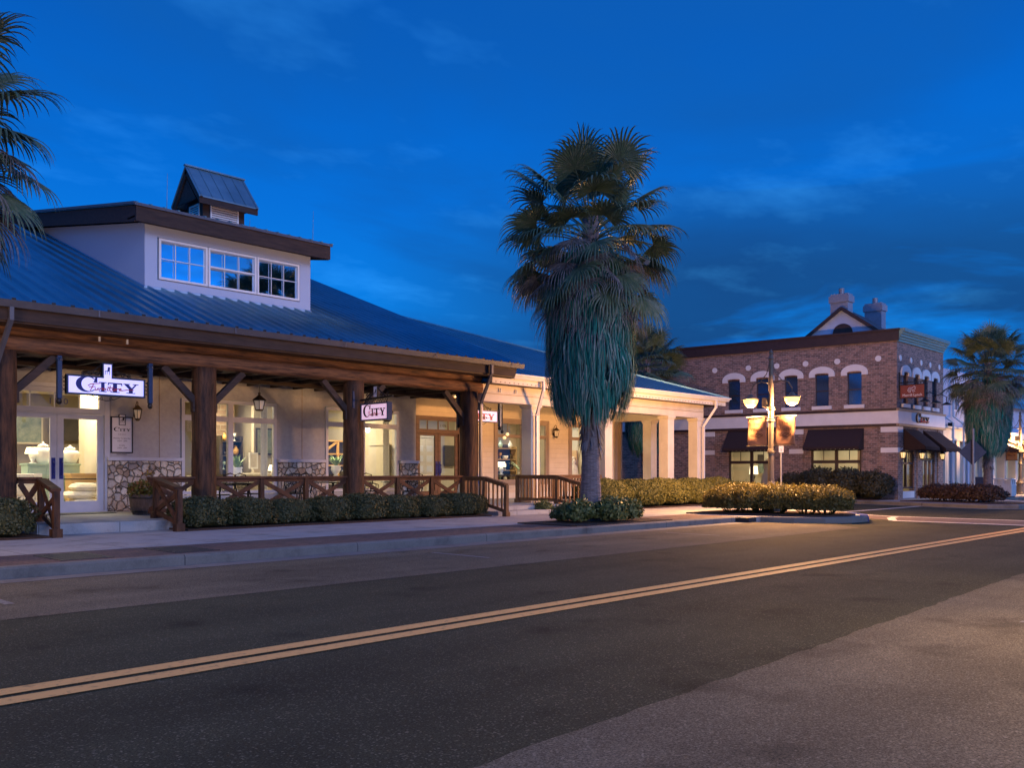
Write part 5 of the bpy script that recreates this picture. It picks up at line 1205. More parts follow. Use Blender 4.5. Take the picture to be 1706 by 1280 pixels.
for pl in BULL:
    pts=[(.33+x*.33,4.80+z*.27) for x,z in pl]
    for (x0,z0),(x1,z1) in zip(pts,pts[1:]):
        L=math.hypot(x1-x0,z1-z0); ux,uz=-(z1-z0)/L*.009,(x1-x0)/L*.009; mb.add([fr.p(x0+ux,.004,z0+uz),fr.p(x0-ux,.004,z0-uz),fr.p(x1-ux,.004,z1-uz),fr.p(x1+ux,.004,z1+uz)],[(0,1,2,3)])
mb.build('lettering','white_paint',p,fix=False)

# ------------------------------------------------------------------ building D : cream store beyond, E : arcade beyond
D=thing('cream_two_storey_building','pale two storey building with tall pilasters and long downpipes just beyond the brick corner','building',(45.8,16,.15))
fD=Fr((45.62,15.7),(1,0),(0,-1))
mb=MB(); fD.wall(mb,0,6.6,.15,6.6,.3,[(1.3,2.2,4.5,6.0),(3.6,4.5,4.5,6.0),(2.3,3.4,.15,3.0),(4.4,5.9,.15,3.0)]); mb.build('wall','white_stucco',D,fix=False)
mb=MB(); mb.box(45.62,52.2,15.9,26,6.5,6.6); mb.box(52.1,52.2,15.9,26,.15,6.5); mb.build('roof','metal_roof',D)
mb=MB(); fD.box(mb,.3,6.7,.0,.35,3.55,3.65); fD.box(mb,.3,6.7,.0,.22,3.05,3.55); fD.box(mb,.3,6.7,.0,.3,2.95,3.05); mb.build('cornice_band','cream_paint',D)
for a in (.35,1.9,3.6,6.2):
    mb=MB(); fD.box(mb,a,a+.5,.0,.16,.15,2.95); mb.build('pilaster','cream_paint',D)
for a in (1.75,3.3):
    mb=MB(); mb.tube([fD.p(a,.1,6.2),fD.p(a,.1,4.2),fD.p(a+.3,.5,3.8),fD.p(a+.3,.5,.2)],.05,8); mb.build('downspout','white_paint',D)
for a0,a1,z0,z1 in ((1.32,2.18,4.52,5.98),(3.62,4.48,4.52,5.98)): window(D,fD,a0,a1,z0,z1,[(a0+a1)/2],[5.3],'white_paint',gm='dark_glass',n0=-.15,n1=-.05)
for a0,a1 in ((2.32,3.38),(4.42,5.88)):
    mb=MB(); fD.box(mb,a0,a1,-.2,-.1,.16,3.0); mb.build('shutter_panel','sofa_cloth',D)
for a in (1.0,2.6):
    mb=MB(); fD.box(mb,a-.12,a+.12,.1,.35,3.66,3.85); mb.build('floodlight','black_iron',D)
E_=thing('arcade_storefront','distant pale storefront with tall lit glazing, square piers and a wide dark awning','building',(52.4,16.2,.15))
fE=Fr((52.3,16.0),(1,0),(0,-1))
ops=[(.6+i*2.1,2.1+i*2.1,.3,3.0) for i in range(8)]
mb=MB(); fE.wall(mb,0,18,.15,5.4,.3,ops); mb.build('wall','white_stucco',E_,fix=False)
mb=MB(); mb.box(52.3,70.3,16.3,26,5.3,5.4); mb.box(70.2,70.3,16.3,26,.15,5.3); mb.slab([(52.3,15.6,5.3),(70.3,15.6,5.3),(70.3,19,6.6),(52.3,19,6.6)],(0,0,-.1)); mb.build('roof','metal_roof',E_)
mb=MB(); mb.box(52.6,70,19.0,19.1,.2,5.2); mb.build('interior_wall','room_wall',E_)
for o in ops: window(E_,fE,o[0]+.02,o[1]-.02,.32,2.98,[(o[0]+o[1])/2],[2.2],'white_paint',fw=.07,n0=-.2,n1=-.08)
for i in range(9):
    a=.3+i*2.1-.3; mb=MB(); fE.box(mb,a,a+.42,.9,1.3,.15,3.2); mb.build('pier','cream_paint',E_)
mb=MB(); fE.box(mb,0,18,.0,1.4,3.2,3.55); mb.build('canopy_beam','white_paint',E_)
awning(E_,fE,1.2,5.6,3.45,2.55,2.3,.2)
for x in (54,59,64): area(x,17.6,4.6,2,1.6,130,(1,.88,.62))
# ------------------------------------------------------------------ foliage
def bush_mesh(name, mat, rx, ry, rz_, n, leaf, seed, boxy=2.6, lump=.10, depth=.08, el=1.5, loose=0, stems=False, z0=0.0, core=True, flat=0):
    rs=np.random.RandomState(seed); so=Vector((seed*3.7,seed*1.3,0))
    def shape(d):
        # superellipsoid radius along a direction, with lumps
        e=boxy; q=(abs(d.x/rx)**e+abs(d.y/ry)**e+abs(d.z/rz_)**e)**(-1/e)
        return q*(1+lump*mnoise.noise(d*2.3+so)+lump*.6*mnoise.noise(d*6+so))
    P=[];F=[]
    k=0
    while k<n:
        d=Vector(rs.normal(size=3)).normalized()
        if d.z<-.35 : continue
        r=shape(d); dd=abs(rs.normal())*depth; out=0
        if loose and rs.uniform()<.35: out=rs.uniform(0,loose)*max(0,d.z+.4)
        c=d*(r-dd+out); c.z+=rz_*.95
        c.z=max(c.z,z0+.02) 
        if stems and c.z<z0+.0: continue
        nn=(d+Vector(rs.normal(size=3))*.75).normalized()
        t_=nn.cross(Vector(rs.normal(size=3))).normalized()
        if flat: t_=(t_+Vector((0,0,flat))).normalized(); nn=t_.cross(nn.cross(t_)).normalized()
        b_=nn.cross(t_); s_=leaf*rs.uniform(.45,1.6); m=len(P)
        P+=[tuple(c-t_*s_*.5*el),tuple(c+b_*s_*.42),tuple(c+t_*s_*.5*el),tuple(c-b_*s_*.42)]; F.append((m,m+1,m+2,m+3)); k+=1
    if core:
        bm=bmesh.new(); bmesh.ops.create_icosphere(bm,subdivisions=3,radius=1)
        b0=len(P); bm.verts.ensure_lookup_table()
        for v in bm.verts:
            d=v.co.normalized(); q=shape(d)*.86-depth*.5; p=d*q; p.z=max(p.z+rz_*.95, z0+(.0 if not stems else .12)); P.append(tuple(p))
        bm.verts.index_update()
        for f in bm.faces: F.append(tuple(b0+v.index for v in f.verts))
        bm.free()
    if stems:
        mb=MB()
        for i in range(16):
            a=rs.uniform(0,2*math.pi); x,y=math.cos(a),math.sin(a); r0=rs.uniform(.03,.2)
            mb.tube([(x*r0*rx,y*r0*ry,-.02),(x*rx*.4,y*ry*.4,z0*.7+.05),(x*rx*.75,y*ry*.75,z0+.25)],[.016,.012,.007],4,False)
        b0=len(P); P+=mb.v; F+=[tuple(b0+i for i in f) for f in mb.f]
    me=bpy.data.meshes.new(name); me.from_pydata(P,[],F); me.materials.append(M[mat]); me.update(); return me
def bush(me,name,loc,rot,scale,label,cat,group):
    o=bpy.data.objects.new(name,me); COL.objects.link(o); o.location=loc; o.rotation_euler=(0,0,rot); o.scale=scale
    return tag(o,label,cat,group)
BX=[bush_mesh('boxwood_shape','boxwood',.60,.62,.36,8500,.031,s,3.2,.13,.05,1.5,loose=.05) for s in (1,2,3)]
G='clipped box bushes along the timber porch'
HL=['first clipped box bush beside the foot of the orange-lit stair railing','second clipped box bush, in front of the second timber post','third clipped box bush from the barrel planter','fourth clipped box bush from the barrel planter','fifth clipped box bush, left of the third timber post','sixth clipped box bush, in front of the third timber post','seventh clipped box bush, before the second railing bay','eighth clipped box bush, in front of the last timber post']
for i in range(8):
    w=[1.0,.95,.85,.95,1.0,.9,.9,.95][i]; u=9.22+i*1.05
    bush(BX[i%3],'box_bush',(u,17.98,.14),R([0,180,90,10,200,270,5,170][i]),(w*.98,1.0,[.93,.88,.80,.86,.92,.84,.80,.86][i]),HL[i],'bush',G)
bush(BX[1],'box_bush',(5.28,17.95,.14),R(40),(1.0,.95,1.0),'round clipped bush in front of the short railing with one crossed panel','bush',G)
bush(BX[0],'box_bush',(4.1,17.95,.14),R(140),(1,1,.9),'clipped bush cut off by the edge of the photo','bush',G)
bush(BX[2],'box_bush',(16.95,17.9,.14),R(80),(.75,.8,.84),'small clipped bush tucked against the stair newel post','bush',G)
MD=[bush_mesh('mound_shape','mound_leaf',1.0,.95,.44,17000,.033,s,2.3,.09,.04,1.5,loose=.04) for s in (11,12)]
G='large rounded hedge mounds before the cream columns'
for i,(u,v,s_,h,lb) in enumerate(((23.5,18.35,.95,1.0,'rounded golden hedge mound nearest the palm trunk'),(25.0,18.15,1.0,.98,'rounded hedge mound casting a dark hollow, second from the palm'),(26.7,18.25,1.05,1.0,'broad golden hedge mound between two columns'),(28.6,18.3,1.0,1.0,'golden hedge mound below the column nearest the corner'),(30.3,18.25,.95,1.02,'golden hedge mound at the end corner column'),(31.5,17.9,.75,.85,'small low golden mound at the far end beyond the columns'))):
    bush(MD[i%2],'hedge_mound',(u,v,.13),R(i*67),(s_*1.04,s_*1.04,h*1.12),lb,'bush',G)
IS=[bush_mesh('island_shape','island_leaf',.78,.70,.40,14000,.033,s,2.6,.16,.08,2.0,loose=.12,stems=True,z0=.17,flat=.7) for s in (21,22,23)]
G='loose golden shrubs in the kerb island under the street lamp'
for i,(u,v,lb) in enumerate(((23.25,13.5,'golden shrub at the sidewalk end of the kerb island'),(23.35,12.95,'golden shrub left of the street lamp pole in the island'),(23.5,12.15,'golden shrub directly below the street lamp banners'),(23.7,11.4,'golden shrub with bare stems in the middle of the island'),(23.85,10.9,'darker golden shrub at the rounded tip of the kerb island'),(24.5,13.3,'golden shrub on the far side of the island behind the lamp-lit row'))):
    bush(IS[i%3],'island_shrub',(u,v,.17),R(i*50),(1,1,[.92,.95,.95,.92,.9,.9][i]),lb,'bush',G)
RD=[bush_mesh('red_shrub_shape','red_leaf',.62,.62,.36,4500,.055,s,2.4,.2,.08,1.8,loose=.12,stems=True,z0=.12,flat=.5) for s in (31,32)]
G='dark red shrubs in the far corner island'
for i,(u,v,lb) in enumerate(((38.9,13.1,'dark red shrub nearest the brick building door'),(38.65,12.5,'dark red shrub second from the brick building in the far island'),(38.4,11.95,'dark red shrub below the diamond sign'),(38.2,11.4,'dark red shrub at the foot of the far palm'),(38.0,10.85,'dark red shrub at the end of the far island nearest the litter bin'))):
    bush(RD[i%2],'red_shrub',(u,v,.16),R(i*77),(1,1,.86),lb,'bush',G)
DK=[bush_mesh('dark_shrub_shape','dark_shrub',.95,.95,.72,6500,.07,s,2.4,.16,.1,1.6,loose=.15) for s in (41,42)]
G='big dark shrubs against the brick side wall'
for i,(a,sc_,lb) in enumerate(((.75,.85,'dark shrub at the very corner of the brick building'),(1.9,.92,'tall dark shrub under the edge of the awning'),(3.1,.95,'dark shrub hiding the lower window of the brick building'),(4.2,.78,'lowest dark shrub at the left of the dark row'))):
    p=fl.p(a,.95,.13); bush(DK[i%2],'dark_shrub',tuple(p),R(i*80),(sc_,sc_,sc_*.98),lb,'bush',G)
VG=[bush_mesh('palm_bed_shape','variegated',.55,.5,.30,1700,.06,s,2.0,.25,.1,1.7,loose=.12) for s in (51,52)]
G='low variegated shrubs round the foot of the big palm'
for i,(u,v,s_,lb) in enumerate(((16.2,13.35,.95,'low variegated shrub in front of the big palm, toward the steps'),(16.95,13.05,1.0,'low variegated shrub in front of the big palm trunk'),(17.7,13.2,.95,'bright variegated shrub lit yellow beside the big palm trunk'),(18.25,13.9,.7,'small variegated shrub behind the palm, nearest the mounds'),(16.4,14.05,.7,'small variegated shrub behind the big palm trunk'),(19.7,17.6,.6,'small variegated shrub at the foot of the baluster stair rail'))):
    bush(VG[i%2],'low_shrub',(u,v,.15),R(i*60),(s_*.9,s_*.9,s_*.92),lb,'bush',G)
# strap-leaved plants
def strap_mesh(seed,n=70,L=1.0):
    rs=np.random.RandomState(seed); mb=MB()
    for i in range(n):
        a=rs.uniform(0,2*math.pi); e=R(rs.uniform(45,85)); l=L*rs.uniform(.6,1.1); d=Vector((math.cos(a)*math.cos(e),math.sin(a)*math.cos(e),math.sin(e))); s_=Vector((-math.sin(a),math.cos(a),0))*.022
        p=Vector((rs.normal()*.06,rs.normal()*.06,0)); pts=[p]
        for k in range(4): p=p+d*l/4; pts.append(p); d=(d+Vector((math.cos(a)*.10,math.sin(a)*.10,-.22))).normalized()
        vs=[]; 
        for k,q in enumerate(pts): w=s_*(1-k/4.2); vs+=[q-w,q+w]
        mb.add(vs,[(2*k,2*k+1,2*k+3,2*k+2) for k in range(4)])
    me=bpy.data.meshes.new('strap_plant_shape'); me.from_pydata([tuple(v) for v in mb.v],[],mb.f); me.materials.append(M['strap_leaf']); me.update(); return me
ST=[strap_mesh(s) for s in (61,62)]
G='strap-leaved plants along the brick side wall'
SL=['strap-leaved plant beside the dark shrubs','strap-leaved plant below the small street sign','strap-leaved plant just past the street sign pole','strap-leaved plant behind the street lamp base','strap-leaved plant under the window with the lit shade','strap-leaved plant under the left end of the awning','strap-leaved plant beside the end brick pier','strap-leaved plant seen beside the corner column of the cream shop','strap-leaved plant seen between the two last cream columns','strap-leaved plant seen behind the end parapet of the cream shop']
for i in range(10):
    p=fl.p(4.95+i*.95+(.2 if i%2 else 0),.65,.15); bush(ST[i%2],'strap_leaf_plant',tuple(p),i*1.3,(1.0,1.0,[.95,.8,.9,.8,.95,.9,.85,1.0,.9,1.0][i]*1.15),SL[i],'plant',G)

# ------------------------------------------------------------------ palms
def frond(mb, base, az, el, pet, L, rs, g=1.3, spread=118, nb=26, wfac=1.0, roll=0, stiff=.5):
    """petiole plus folded fan; the free blade tips bend down under gravity"""
    d=Vector((math.cos(az)*math.cos(el),math.sin(az)*math.cos(el),math.sin(el)))
    p=Vector(base); side=Vector((-math.sin(az),math.cos(az),0)); pts=[p.copy()]; steps=5
    for k in range(steps):
        p=p+d*pet/steps; pts.append(p.copy()); d=(d+Vector((0,0,-.22*g*pet/steps))).normalized()
    mb.tube(pts,[.024,.020,.017,.015,.013,.012],4,False)
    nrm=side.cross(d).normalized()*-1
    if nrm.z<0: nrm=-nrm
    q=Matrix.Rotation(roll,3,d); side=q@side; nrm=q@nrm
    for i in range(nb):
        a=R(-spread+2*spread*i/(nb-1)); 
        bd=(d*math.cos(a)+side*math.sin(a)).normalized(); bl=L*(1-.22*abs(a)/R(spread))*rs.uniform(.88,1.08)
        bd=(bd+nrm*.12*math.cos(a)).normalized()
        half=math.radians(spread/(nb-1))
        c=p.copy(); dd=bd.copy(); segs=9; prev=None; wv=bd.cross(nrm).normalized(); gg=g*rs.uniform(.75,1.3)
        for k in range(segs+1):
            t=k/segs
            if t<stiff: w=half*bl*t*1.08+.004
            else: w=half*bl*stiff*(1-(t-stiff)/(1-stiff))**.75*.85+.002
            w*=wfac
            l=c-wv*w+nrm*(-w*.45); r=c+wv*w+nrm*(-w*.45)
            cur=(l,c.copy(),r)
            if prev is not None:
                b0=len(mb.v); mb.v+= [tuple(x) for x in prev+cur]
                mb.f.append((b0,b0+1,b0+4,b0+3)); mb.f.append((b0+1,b0+2,b0+5,b0+4)); mb.m+=[0,0]
            prev=cur; c=c+dd*bl/segs
            if t>stiff*.75: dd=(dd+Vector((rs.normal()*.03,rs.normal()*.03,-gg*.85*(t-stiff*.6)))).normalized()
            else: dd=(dd+Vector((0,0,-gg*.03))).normalized()
def make_palm(seed, ht=7.5):
    rs=np.random.RandomState(seed)
    t=thing('fan_palm','','palm tree',(0,0,0),local=True,group='tall fan palms with hanging skirts')
    mb=MB(); prof=[(.36,-.1),(.31,.1),(.275,.5),(.245,1.0),(.225,1.6),(.215,2.3),(.21,3.5),(.2,ht)]
    rows=[]
    for i in range(70):
        z=-.1+(ht+.1)*i/69
        r=np.interp(z,[p[1] for p in prof],[p[0] for p in prof])*(1+.025*math.sin(z*55)+.02*rs.normal())
        rows.append((r,z))
    mb.lathe(rows,(0,0,0),18); mb.build('trunk','palm_bark',t)
    mb=MB()
    for i in range(110):
        a=rs.uniform(0,6.28); z=rs.uniform(1.75,2.7); l=rs.uniform(.15,.34); r=.225
        p=Vector((math.cos(a)*r,math.sin(a)*r,z)); q=p+Vector((math.cos(a)*rs.uniform(.02,.14),math.sin(a)*rs.uniform(.02,.14),-l)); w=Vector((-math.sin(a),math.cos(a),0))*.04
        mb.add([p-w,p+w,q+w*.3,q-w*.3],[(0,1,2,3)])
    mb.build('frond_stubs','palm_dead',t,fix=False)
    mb=MB(); n=72
    for i in range(n):
        f=i/(n-1); az=i*2.39996+rs.uniform(-.2,.2); el=R(82-108*f**.78+rs.uniform(-8,8))
        frond(mb,(math.cos(az)*.12,math.sin(az)*.12,ht-.05-1.2*f),az,el,((1.36 if i%3 else .8)+.10*f)*rs.uniform(.88,1.08),1.04*rs.uniform(.88,1.08),rs,g=1.0+1.2*f,spread=112,nb=30,roll=rs.uniform(-.6,.6),stiff=.5)
    mb.build('crown','palm_green',t,fix=False)
    mb=MB()
    for i in range(72):
        f=i/71; az=i*2.39996+.8; el=R(-2-66*f+rs.uniform(-9,9))
        frond(mb,(math.cos(az)*.2,math.sin(az)*.2,ht-.6-2.4*f),az,el,(1.40-.85*f)*rs.uniform(.75,1.1),.98*rs.uniform(.8,1.1),rs,g=2.4,spread=88,nb=26,wfac=.6,roll=rs.uniform(-.7,.7),stiff=.4)
    mb.build('dead_fronds','palm_dead',t,fix=False)
    zs=[2.15,2.35,2.65,3.1,4.0,5.0,5.8,6.4]; rr=[.30,.60,.84,1.0,1.06,1.06,1.0,.6]
    mb=MB()
    mb.lathe([(max(.1,np.interp(z,zs,rr)-.34),z) for z in np.linspace(2.75,6.3,14)],(0,0,0),16)
    for c in range(210):
        zc=2.95+3.6*(c/209)+rs.normal()*.1; ac=c*2.39996+rs.normal()*.2; push=rs.uniform(-.12,.10); ll=rs.uniform(.55,1.15); dl=rs.normal()*.06
        for i in range(34):
            a=ac+rs.normal()*.13/max(.5,np.interp(zc,zs,rr)); z=zc+rs.normal()*.09
            r=np.interp(z,zs,rr)*rs.uniform(.92,1.02)+push; l=ll*rs.uniform(.5,1.1); w=rs.uniform(.006,.017)
            zb=max(z-l,2.22+abs(rs.normal())*.14); l=max(.1,z-zb); r2=np.interp(zb,zs,rr)+push*.6+rs.normal()*.035; r2=max(r2,r-.33*l)
            da=dl+rs.normal()*.05
            tan=Vector((-math.sin(a),math.cos(a),rs.normal()*.3))*w
            p=Vector((math.cos(a)*(r-.05),math.sin(a)*(r-.05),z)); rm=(r*.4+r2*.6)*1.02; q=Vector((math.cos(a+da*.5)*rm,math.sin(a+da*.5)*rm,z-l*.5)); e=Vector((math.cos(a+da)*r2,math.sin(a+da)*r2,z-l))
            mb.add([p-tan,p+tan,q+tan,q-tan,e+tan*.2,e-tan*.2],[(0,1,2,3),(3,2,4,5)])
    mb.build('thatch_skirt','palm_thatch',t,fix=False)
    return t
palm=make_palm(5)
place(palm,(17.1,13.75,.15),R(20),'big fan palm with a long teal-grey skirt, standing in the bed by the kerb')
place(copy_tree(palm),(2.92,13.75,.15),R(140),'fan palm cut off by the photo edge, its fronds hanging over the metal roof',.83)
place(copy_tree(palm),(35.6,25.2,.0),R(250),'fan palm half hidden behind the big one, rising beyond the hipped roof',(.95,.95,.90))
place(copy_tree(palm),(40.3,11.5,.15),R(75),'fan palm at the far corner, its trunk rising behind the dark diamond sign',(.80,.80,.78))

# ------------------------------------------------------------------ street lamps and street furniture
def make_lamp():
    t=thing('street_lamp','','street lamp',(0,0,0),local=True,group='twin-headed street lamps with banners')
    mb=MB(); mb.lathe([(.30,0),(.30,.08),(.27,.12),(.24,.35),(.20,.62),(.24,.66),(.24,.72),(.19,.78),(.16,.86),(.12,.92),(.105,1.0),(.105,1.1)],(0,0,0),16); mb.build('base','lamp_post_paint',t)
    mb=MB(); mb.lathe([(.095,1.1),(.085,3.0),(.072,4.9)],(0,0,0),14)
    for z in (1.95,2.95,3.32): mb.lathe([(.08,z-.06),(.125,z-.04),(.13,z),(.10,z+.03),(.125,z+.06),(.08,z+.08)],(0,0,0),14)
    mb.lathe([(.075,4.9),(.10,4.93),(.06,5.0),(.05,5.06),(.07,5.12),(.02,5.22),(.0,5.25)],(0,0,0),12); mb.build('pole','lamp_post_paint',t,smooth=False)
    for s_ in (-1,1):
        mb=MB(); mb.tube([(0,s_*.07,4.15),(0,s_*.35,4.22),(0,s_*.60,4.15),(0,s_*.72,3.95),(0,s_*.72,3.86)],.022,7); mb.tube([(0,s_*.07,4.75),(0,s_*.16,4.45),(0,s_*.36,4.24)],.016,6); a=mb.build('lamp_arm','lamp_post_paint',t)
        mb=MB(); mb.lathe([(.04,.16),(.08,.12),(.11,.06),(.27,.03),(.29,0),(.26,-.005)],(0,s_*.72,3.66),20); mb.build('lamp_shade','lamp_post_paint',a)
        mb=MB(); mb.lathe([(.23,.0),(.23,-.07),(.17,-.19),(.06,-.25)],(0,s_*.72,3.65),16); mb.build('glass_bowl','lamp_glow',a,smooth=True)
    mb=MB(); mb.box(-.09,.09,.10,.28,3.38,3.68); mb.build('control_box','lamp_post_paint',t)
    for s_ in (-1,1):
        fr=Fr((-.012*0,s_*.16),(0,s_),(-1,0))
        mb=MB(); mb.tube([(0,s_*.07,3.08),(0,s_*.86,3.08)],.016,6); mb.tube([(0,s_*.07,2.14),(0,s_*.86,2.14)],.016,6); arm=mb.build('banner_arm','lamp_post_paint',t)
        vs=[];fs=[];nx,nz=12,14
        for i in range(nx+1):
            for j in range(nz+1):
                x=i/nx;z=j/nz; w=.035*math.sin(x*5+z*3+s_)*math.sin(z*math.pi)+.03*math.sin((x-z)*7)*(1-z)*math.sin(z*3.1); vs.append((w,s_*(.15+x*.68),2.14+z*.94))
        for i in range(nx):
            for j in range(nz): k=i*(nz+1)+j; fs.append((k,k+1,k+nz+2,k+nz+1))
        mb=MB(); mb.add(vs,fs); b_=mb.build('banner','banner_cloth',arm,smooth=True,fix=False); sm=b_.modifiers.new('thick','SOLIDIFY'); sm.thickness=.006
        fr=Fr((0,.0),(0,-1),(-1,0)); mb=MB(); a=-s_*.49
        write(mb,fr,'The',a+.0,2.80,.15,.055); write(mb,fr,'Villages',a,2.62,.15,.055,1.0)
        for k in range(3):
            pts=[(a-.22+i*.055,2.45+k*.02+.05*math.sin(i*.9+k*1.7)) for i in range(9)]
            for (x0,z0),(x1,z1) in zip(pts,pts[1:]): mb.add([fr.p(x0,.05,z0-.008),fr.p(x1,.05,z1-.008),fr.p(x1,.05,z1+.008),fr.p(x0,.05,z0+.008)],[(0,1,2,3)])
        mb.build('banner_lettering','banner_ink',b_,fix=False)
    return t
LAMP_P=700
lampL=make_lamp()
LS=[((24.75,13.02,.15),0,.93,'twin-headed street lamp with two orange banners behind the golden kerb island shrubs'),
    ((54.5,13.95,.15),R(0),.86,'twin-headed street lamp cut off by the far edge of the photo beside the arcade'),
    ((-1.5,14.2,.15),0,1.0,'added twin-headed street lamp outside the view on the porch side of the road'),  # unseen, added for the orange light on the porch columns
    ((10.0,-2.0,.15),0,1.0,'added twin-headed street lamp outside the view on the near side of the road')]  # unseen, added to light the shop fronts and the near road
LW=[3.8,2.8,1.4,1.7]
for i,(p,r_,s_,lb) in enumerate(LS):
    place(lampL if i==0 else copy_tree(lampL),p,r_,lb,s_)
    for q in (-1,1):
        lo=point(p[0],p[1]+q*.72*s_,p[2]+3.36*s_,LAMP_P*LW[i],[(1,.49,.18),(1,.52,.20),(1,.62,.36),(1,.68,.44)][i],.12)
        if i==3:
            s2=point(p[0],p[1]+q*.72*s_,p[2]+3.34*s_,LAMP_P*1.5,(1,.60,.33),.12); s2.data.type='SPOT'; s2.data.spot_size=R(146); s2.data.spot_blend=.5  # extra downward spot, added to warm the near road
t=thing('parking_sign','small white and blue parking sign on a thin post near the strap-leaved plants','sign',(30.6,15.7,.15))
mb=MB(); mb.tube([(30.6,15.7,.14),(30.6,15.7,2.45)],.035,8); mb.build('post','galvanised',t)
fr=Fr((30.6,15.7),(.55,-.835),(-.835,-.55)); mb=MB(); fr.box(mb,-.085,.085,.036,.045,2.07,2.46); p=mb.build('plate','board_face',t)
mb=MB(); frame_rect(mb,fr,-.08,.08,2.075,2.455,.0455,.047,.012); mb.lathe([(.0,0),(.01,0)],(0,0,-5),3); 
mb=MB(); write(mb,fr,'P',0,2.30,.16,.0465); write(mb,fr,'5',0,2.12,.14,.0465); mb.build('lettering','ink_navy',p,fix=False)
t=thing('diamond_warning_sign','dark back of a diamond road sign on a post in front of the far palm','sign',(38.9,11.65,.15))
mb=MB(); mb.tube([(38.9,11.65,.14),(38.9,11.65,3.1)],.04,8); mb.build('post','galvanised',t)
fr=Fr((38.9,11.65),(.69,-.72),(.72,.69)); mb=MB(); fr.plate(mb,[(0,1.62),(.56,2.15),(0,2.70),(-.56,2.15)],.045,.055); mb.build('plate','sign_back',t)
t=thing('litter_bin','pale slatted square litter bin on the far sidewalk','litter bin',(47.6,12.85,.15),R(0),local=True)
mb=MB(); mb.box(-.38,.38,-.38,.38,.05,.62)
for k in range(8): mb.box(-.385+k*.098,-.385+k*.098+.07,-.40,-.38,.06,.60); mb.box(-.40,-.38,-.385+k*.098,-.385+k*.098+.07,.06,.60)
mb.build('body','bin_paint',t)
mb=MB()
for x0,x1 in ((-.38,-.25),(-.06,.06),(.25,.38)): mb.box(x0,x1,-.38,-.30,.62,.84); 
for y0,y1 in ((-.06,.06),(.25,.38)): mb.box(-.38,-.30,y0,y1,.62,.84)
mb.box(-.28,.28,-.28,.28,.62,.8); mb.build('opening_frame','bin_paint',t); mb=MB(); mb.box(-.42,.42,-.42,.42,.84,.90); mb.build('lid','bin_paint',t,bevel=.01)
mb=MB(); mb.box(-.35,.35,-.35,.35,0,.05); mb.build('base','black_iron',t)
def pot(x,y,lb,s_=1):
    t=thing('flower_pot',lb,'planter',(x,y,.15),group='pots along the far shop fronts'); mb=MB(); mb.lathe([(.22*s_,0),(.3*s_,.3*s_),(.36*s_,.5*s_),(.33*s_,.5*s_),(.3*s_,.44*s_)],(x,y,.15),16); mb.build('pot','terracotta',t)
    mb=agave(x,y,.15+.44*s_,26,.4,'','',seed=int(x)); mb.build('leaves','strap_leaf',t,fix=False)
pot(47.2,15.0,'low terracotta bowl with a small plant beside the pale pilaster'); pot(53.4,14.9,'pale rounded pot beside the arcade pier',1.2)
t=thing('news_box','blue-grey newspaper box standing before the lit arcade','newspaper box',(50.9,14.9,.15)); mb=MB(); mb.box(50.7,51.1,14.7,15.1,.55,1.1); mb.build('body','navy_metal',t,bevel=.02)
mb=MB(); mb.box(50.74,51.06,14.69,14.7,.75,1.05); mb.build('door','board_face',t)
for x in (50.74,51.06):
    mb=MB(); mb.box(x-.02,x+.02,14.88,14.92,.15,.55); mb.build('leg','navy_metal',t)

# ------------------------------------------------------------------ camera
cam=bpy.data.cameras.new('camera'); co=bpy.data.objects.new('camera',cam); COL.objects.link(co)
cam.sensor_width=36; cam.lens=1500/1706*36; cam.shift_y=(787-640)/1706; cam.clip_end=2000
co.location=(0,0,1.35)
co.rotation_euler=(R(90),0,-R(90-43.8))
sc.camera=co

# ------------------------------------------------------------------ sky and light
w=bpy.data.worlds.new('World'); sc.world=w; w.use_nodes=True; nt=w.node_tree; bg=nt.nodes['Background']
tc=N(nt,'ShaderNodeTexCoord'); sx=N(nt,'ShaderNodeSeparateXYZ'); nt.links.new(tc.outputs['Generated'],sx.inputs[0])
grad=ramp(nt,sx.outputs['Z'],[(0,(.006,.27,.80)),(.10,(.004,.22,.74)),(.28,(.002,.140,.60)),(.50,(.001,.070,.38))])
# clouds on a plane overhead so that they stretch toward the horizon
az=N(nt,'ShaderNodeMath',operation='ADD'); az.inputs[1].default_value=.10; nt.links.new(sx.outputs['Z'],az.inputs[0])
dx=N(nt,'ShaderNodeMath',operation='DIVIDE'); dy=N(nt,'ShaderNodeMath',operation='DIVIDE')
nt.links.new(sx.outputs['X'],dx.inputs[0]); nt.links.new(az.outputs[0],dx.inputs[1]); nt.links.new(sx.outputs['Y'],dy.inputs[0]); nt.links.new(az.outputs[0],dy.inputs[1])
cb=N(nt,'ShaderNodeCombineXYZ'); nt.links.new(dx.outputs[0],cb.inputs['X']); nt.links.new(dy.outputs[0],cb.inputs['Y'])
mp=N(nt,'ShaderNodeMapping'); mp.inputs['Location'].default_value=(3.1,1.4,0); mp.inputs['Rotation'].default_value=(0,0,R(35)); mp.inputs['Scale'].default_value=(.55,.8,1); nt.links.new(cb.outputs[0],mp.inputs['Vector'])
n1=N(nt,'ShaderNodeTexNoise',Scale=1.0,Detail=7,Roughness=.55,Distortion=.3); nt.links.new(mp.outputs[0],n1.inputs['Vector'])
cf=ramp(nt,n1.outputs['Fac'],[(.42,(0,0,0)),(.62,(1,1,1))])
mx=N(nt,'ShaderNodeMixRGB'); mx.inputs['Color2'].default_value=(.004,.095,.40,1); nt.links.new(cf,mx.inputs['Fac']); nt.links.new(grad,mx.inputs['Color1'])
n2=N(nt,'ShaderNodeTexNoise',Scale=2.6,Detail=5,Roughness=.6); nt.links.new(mp.outputs[0],n2.inputs['Vector'])
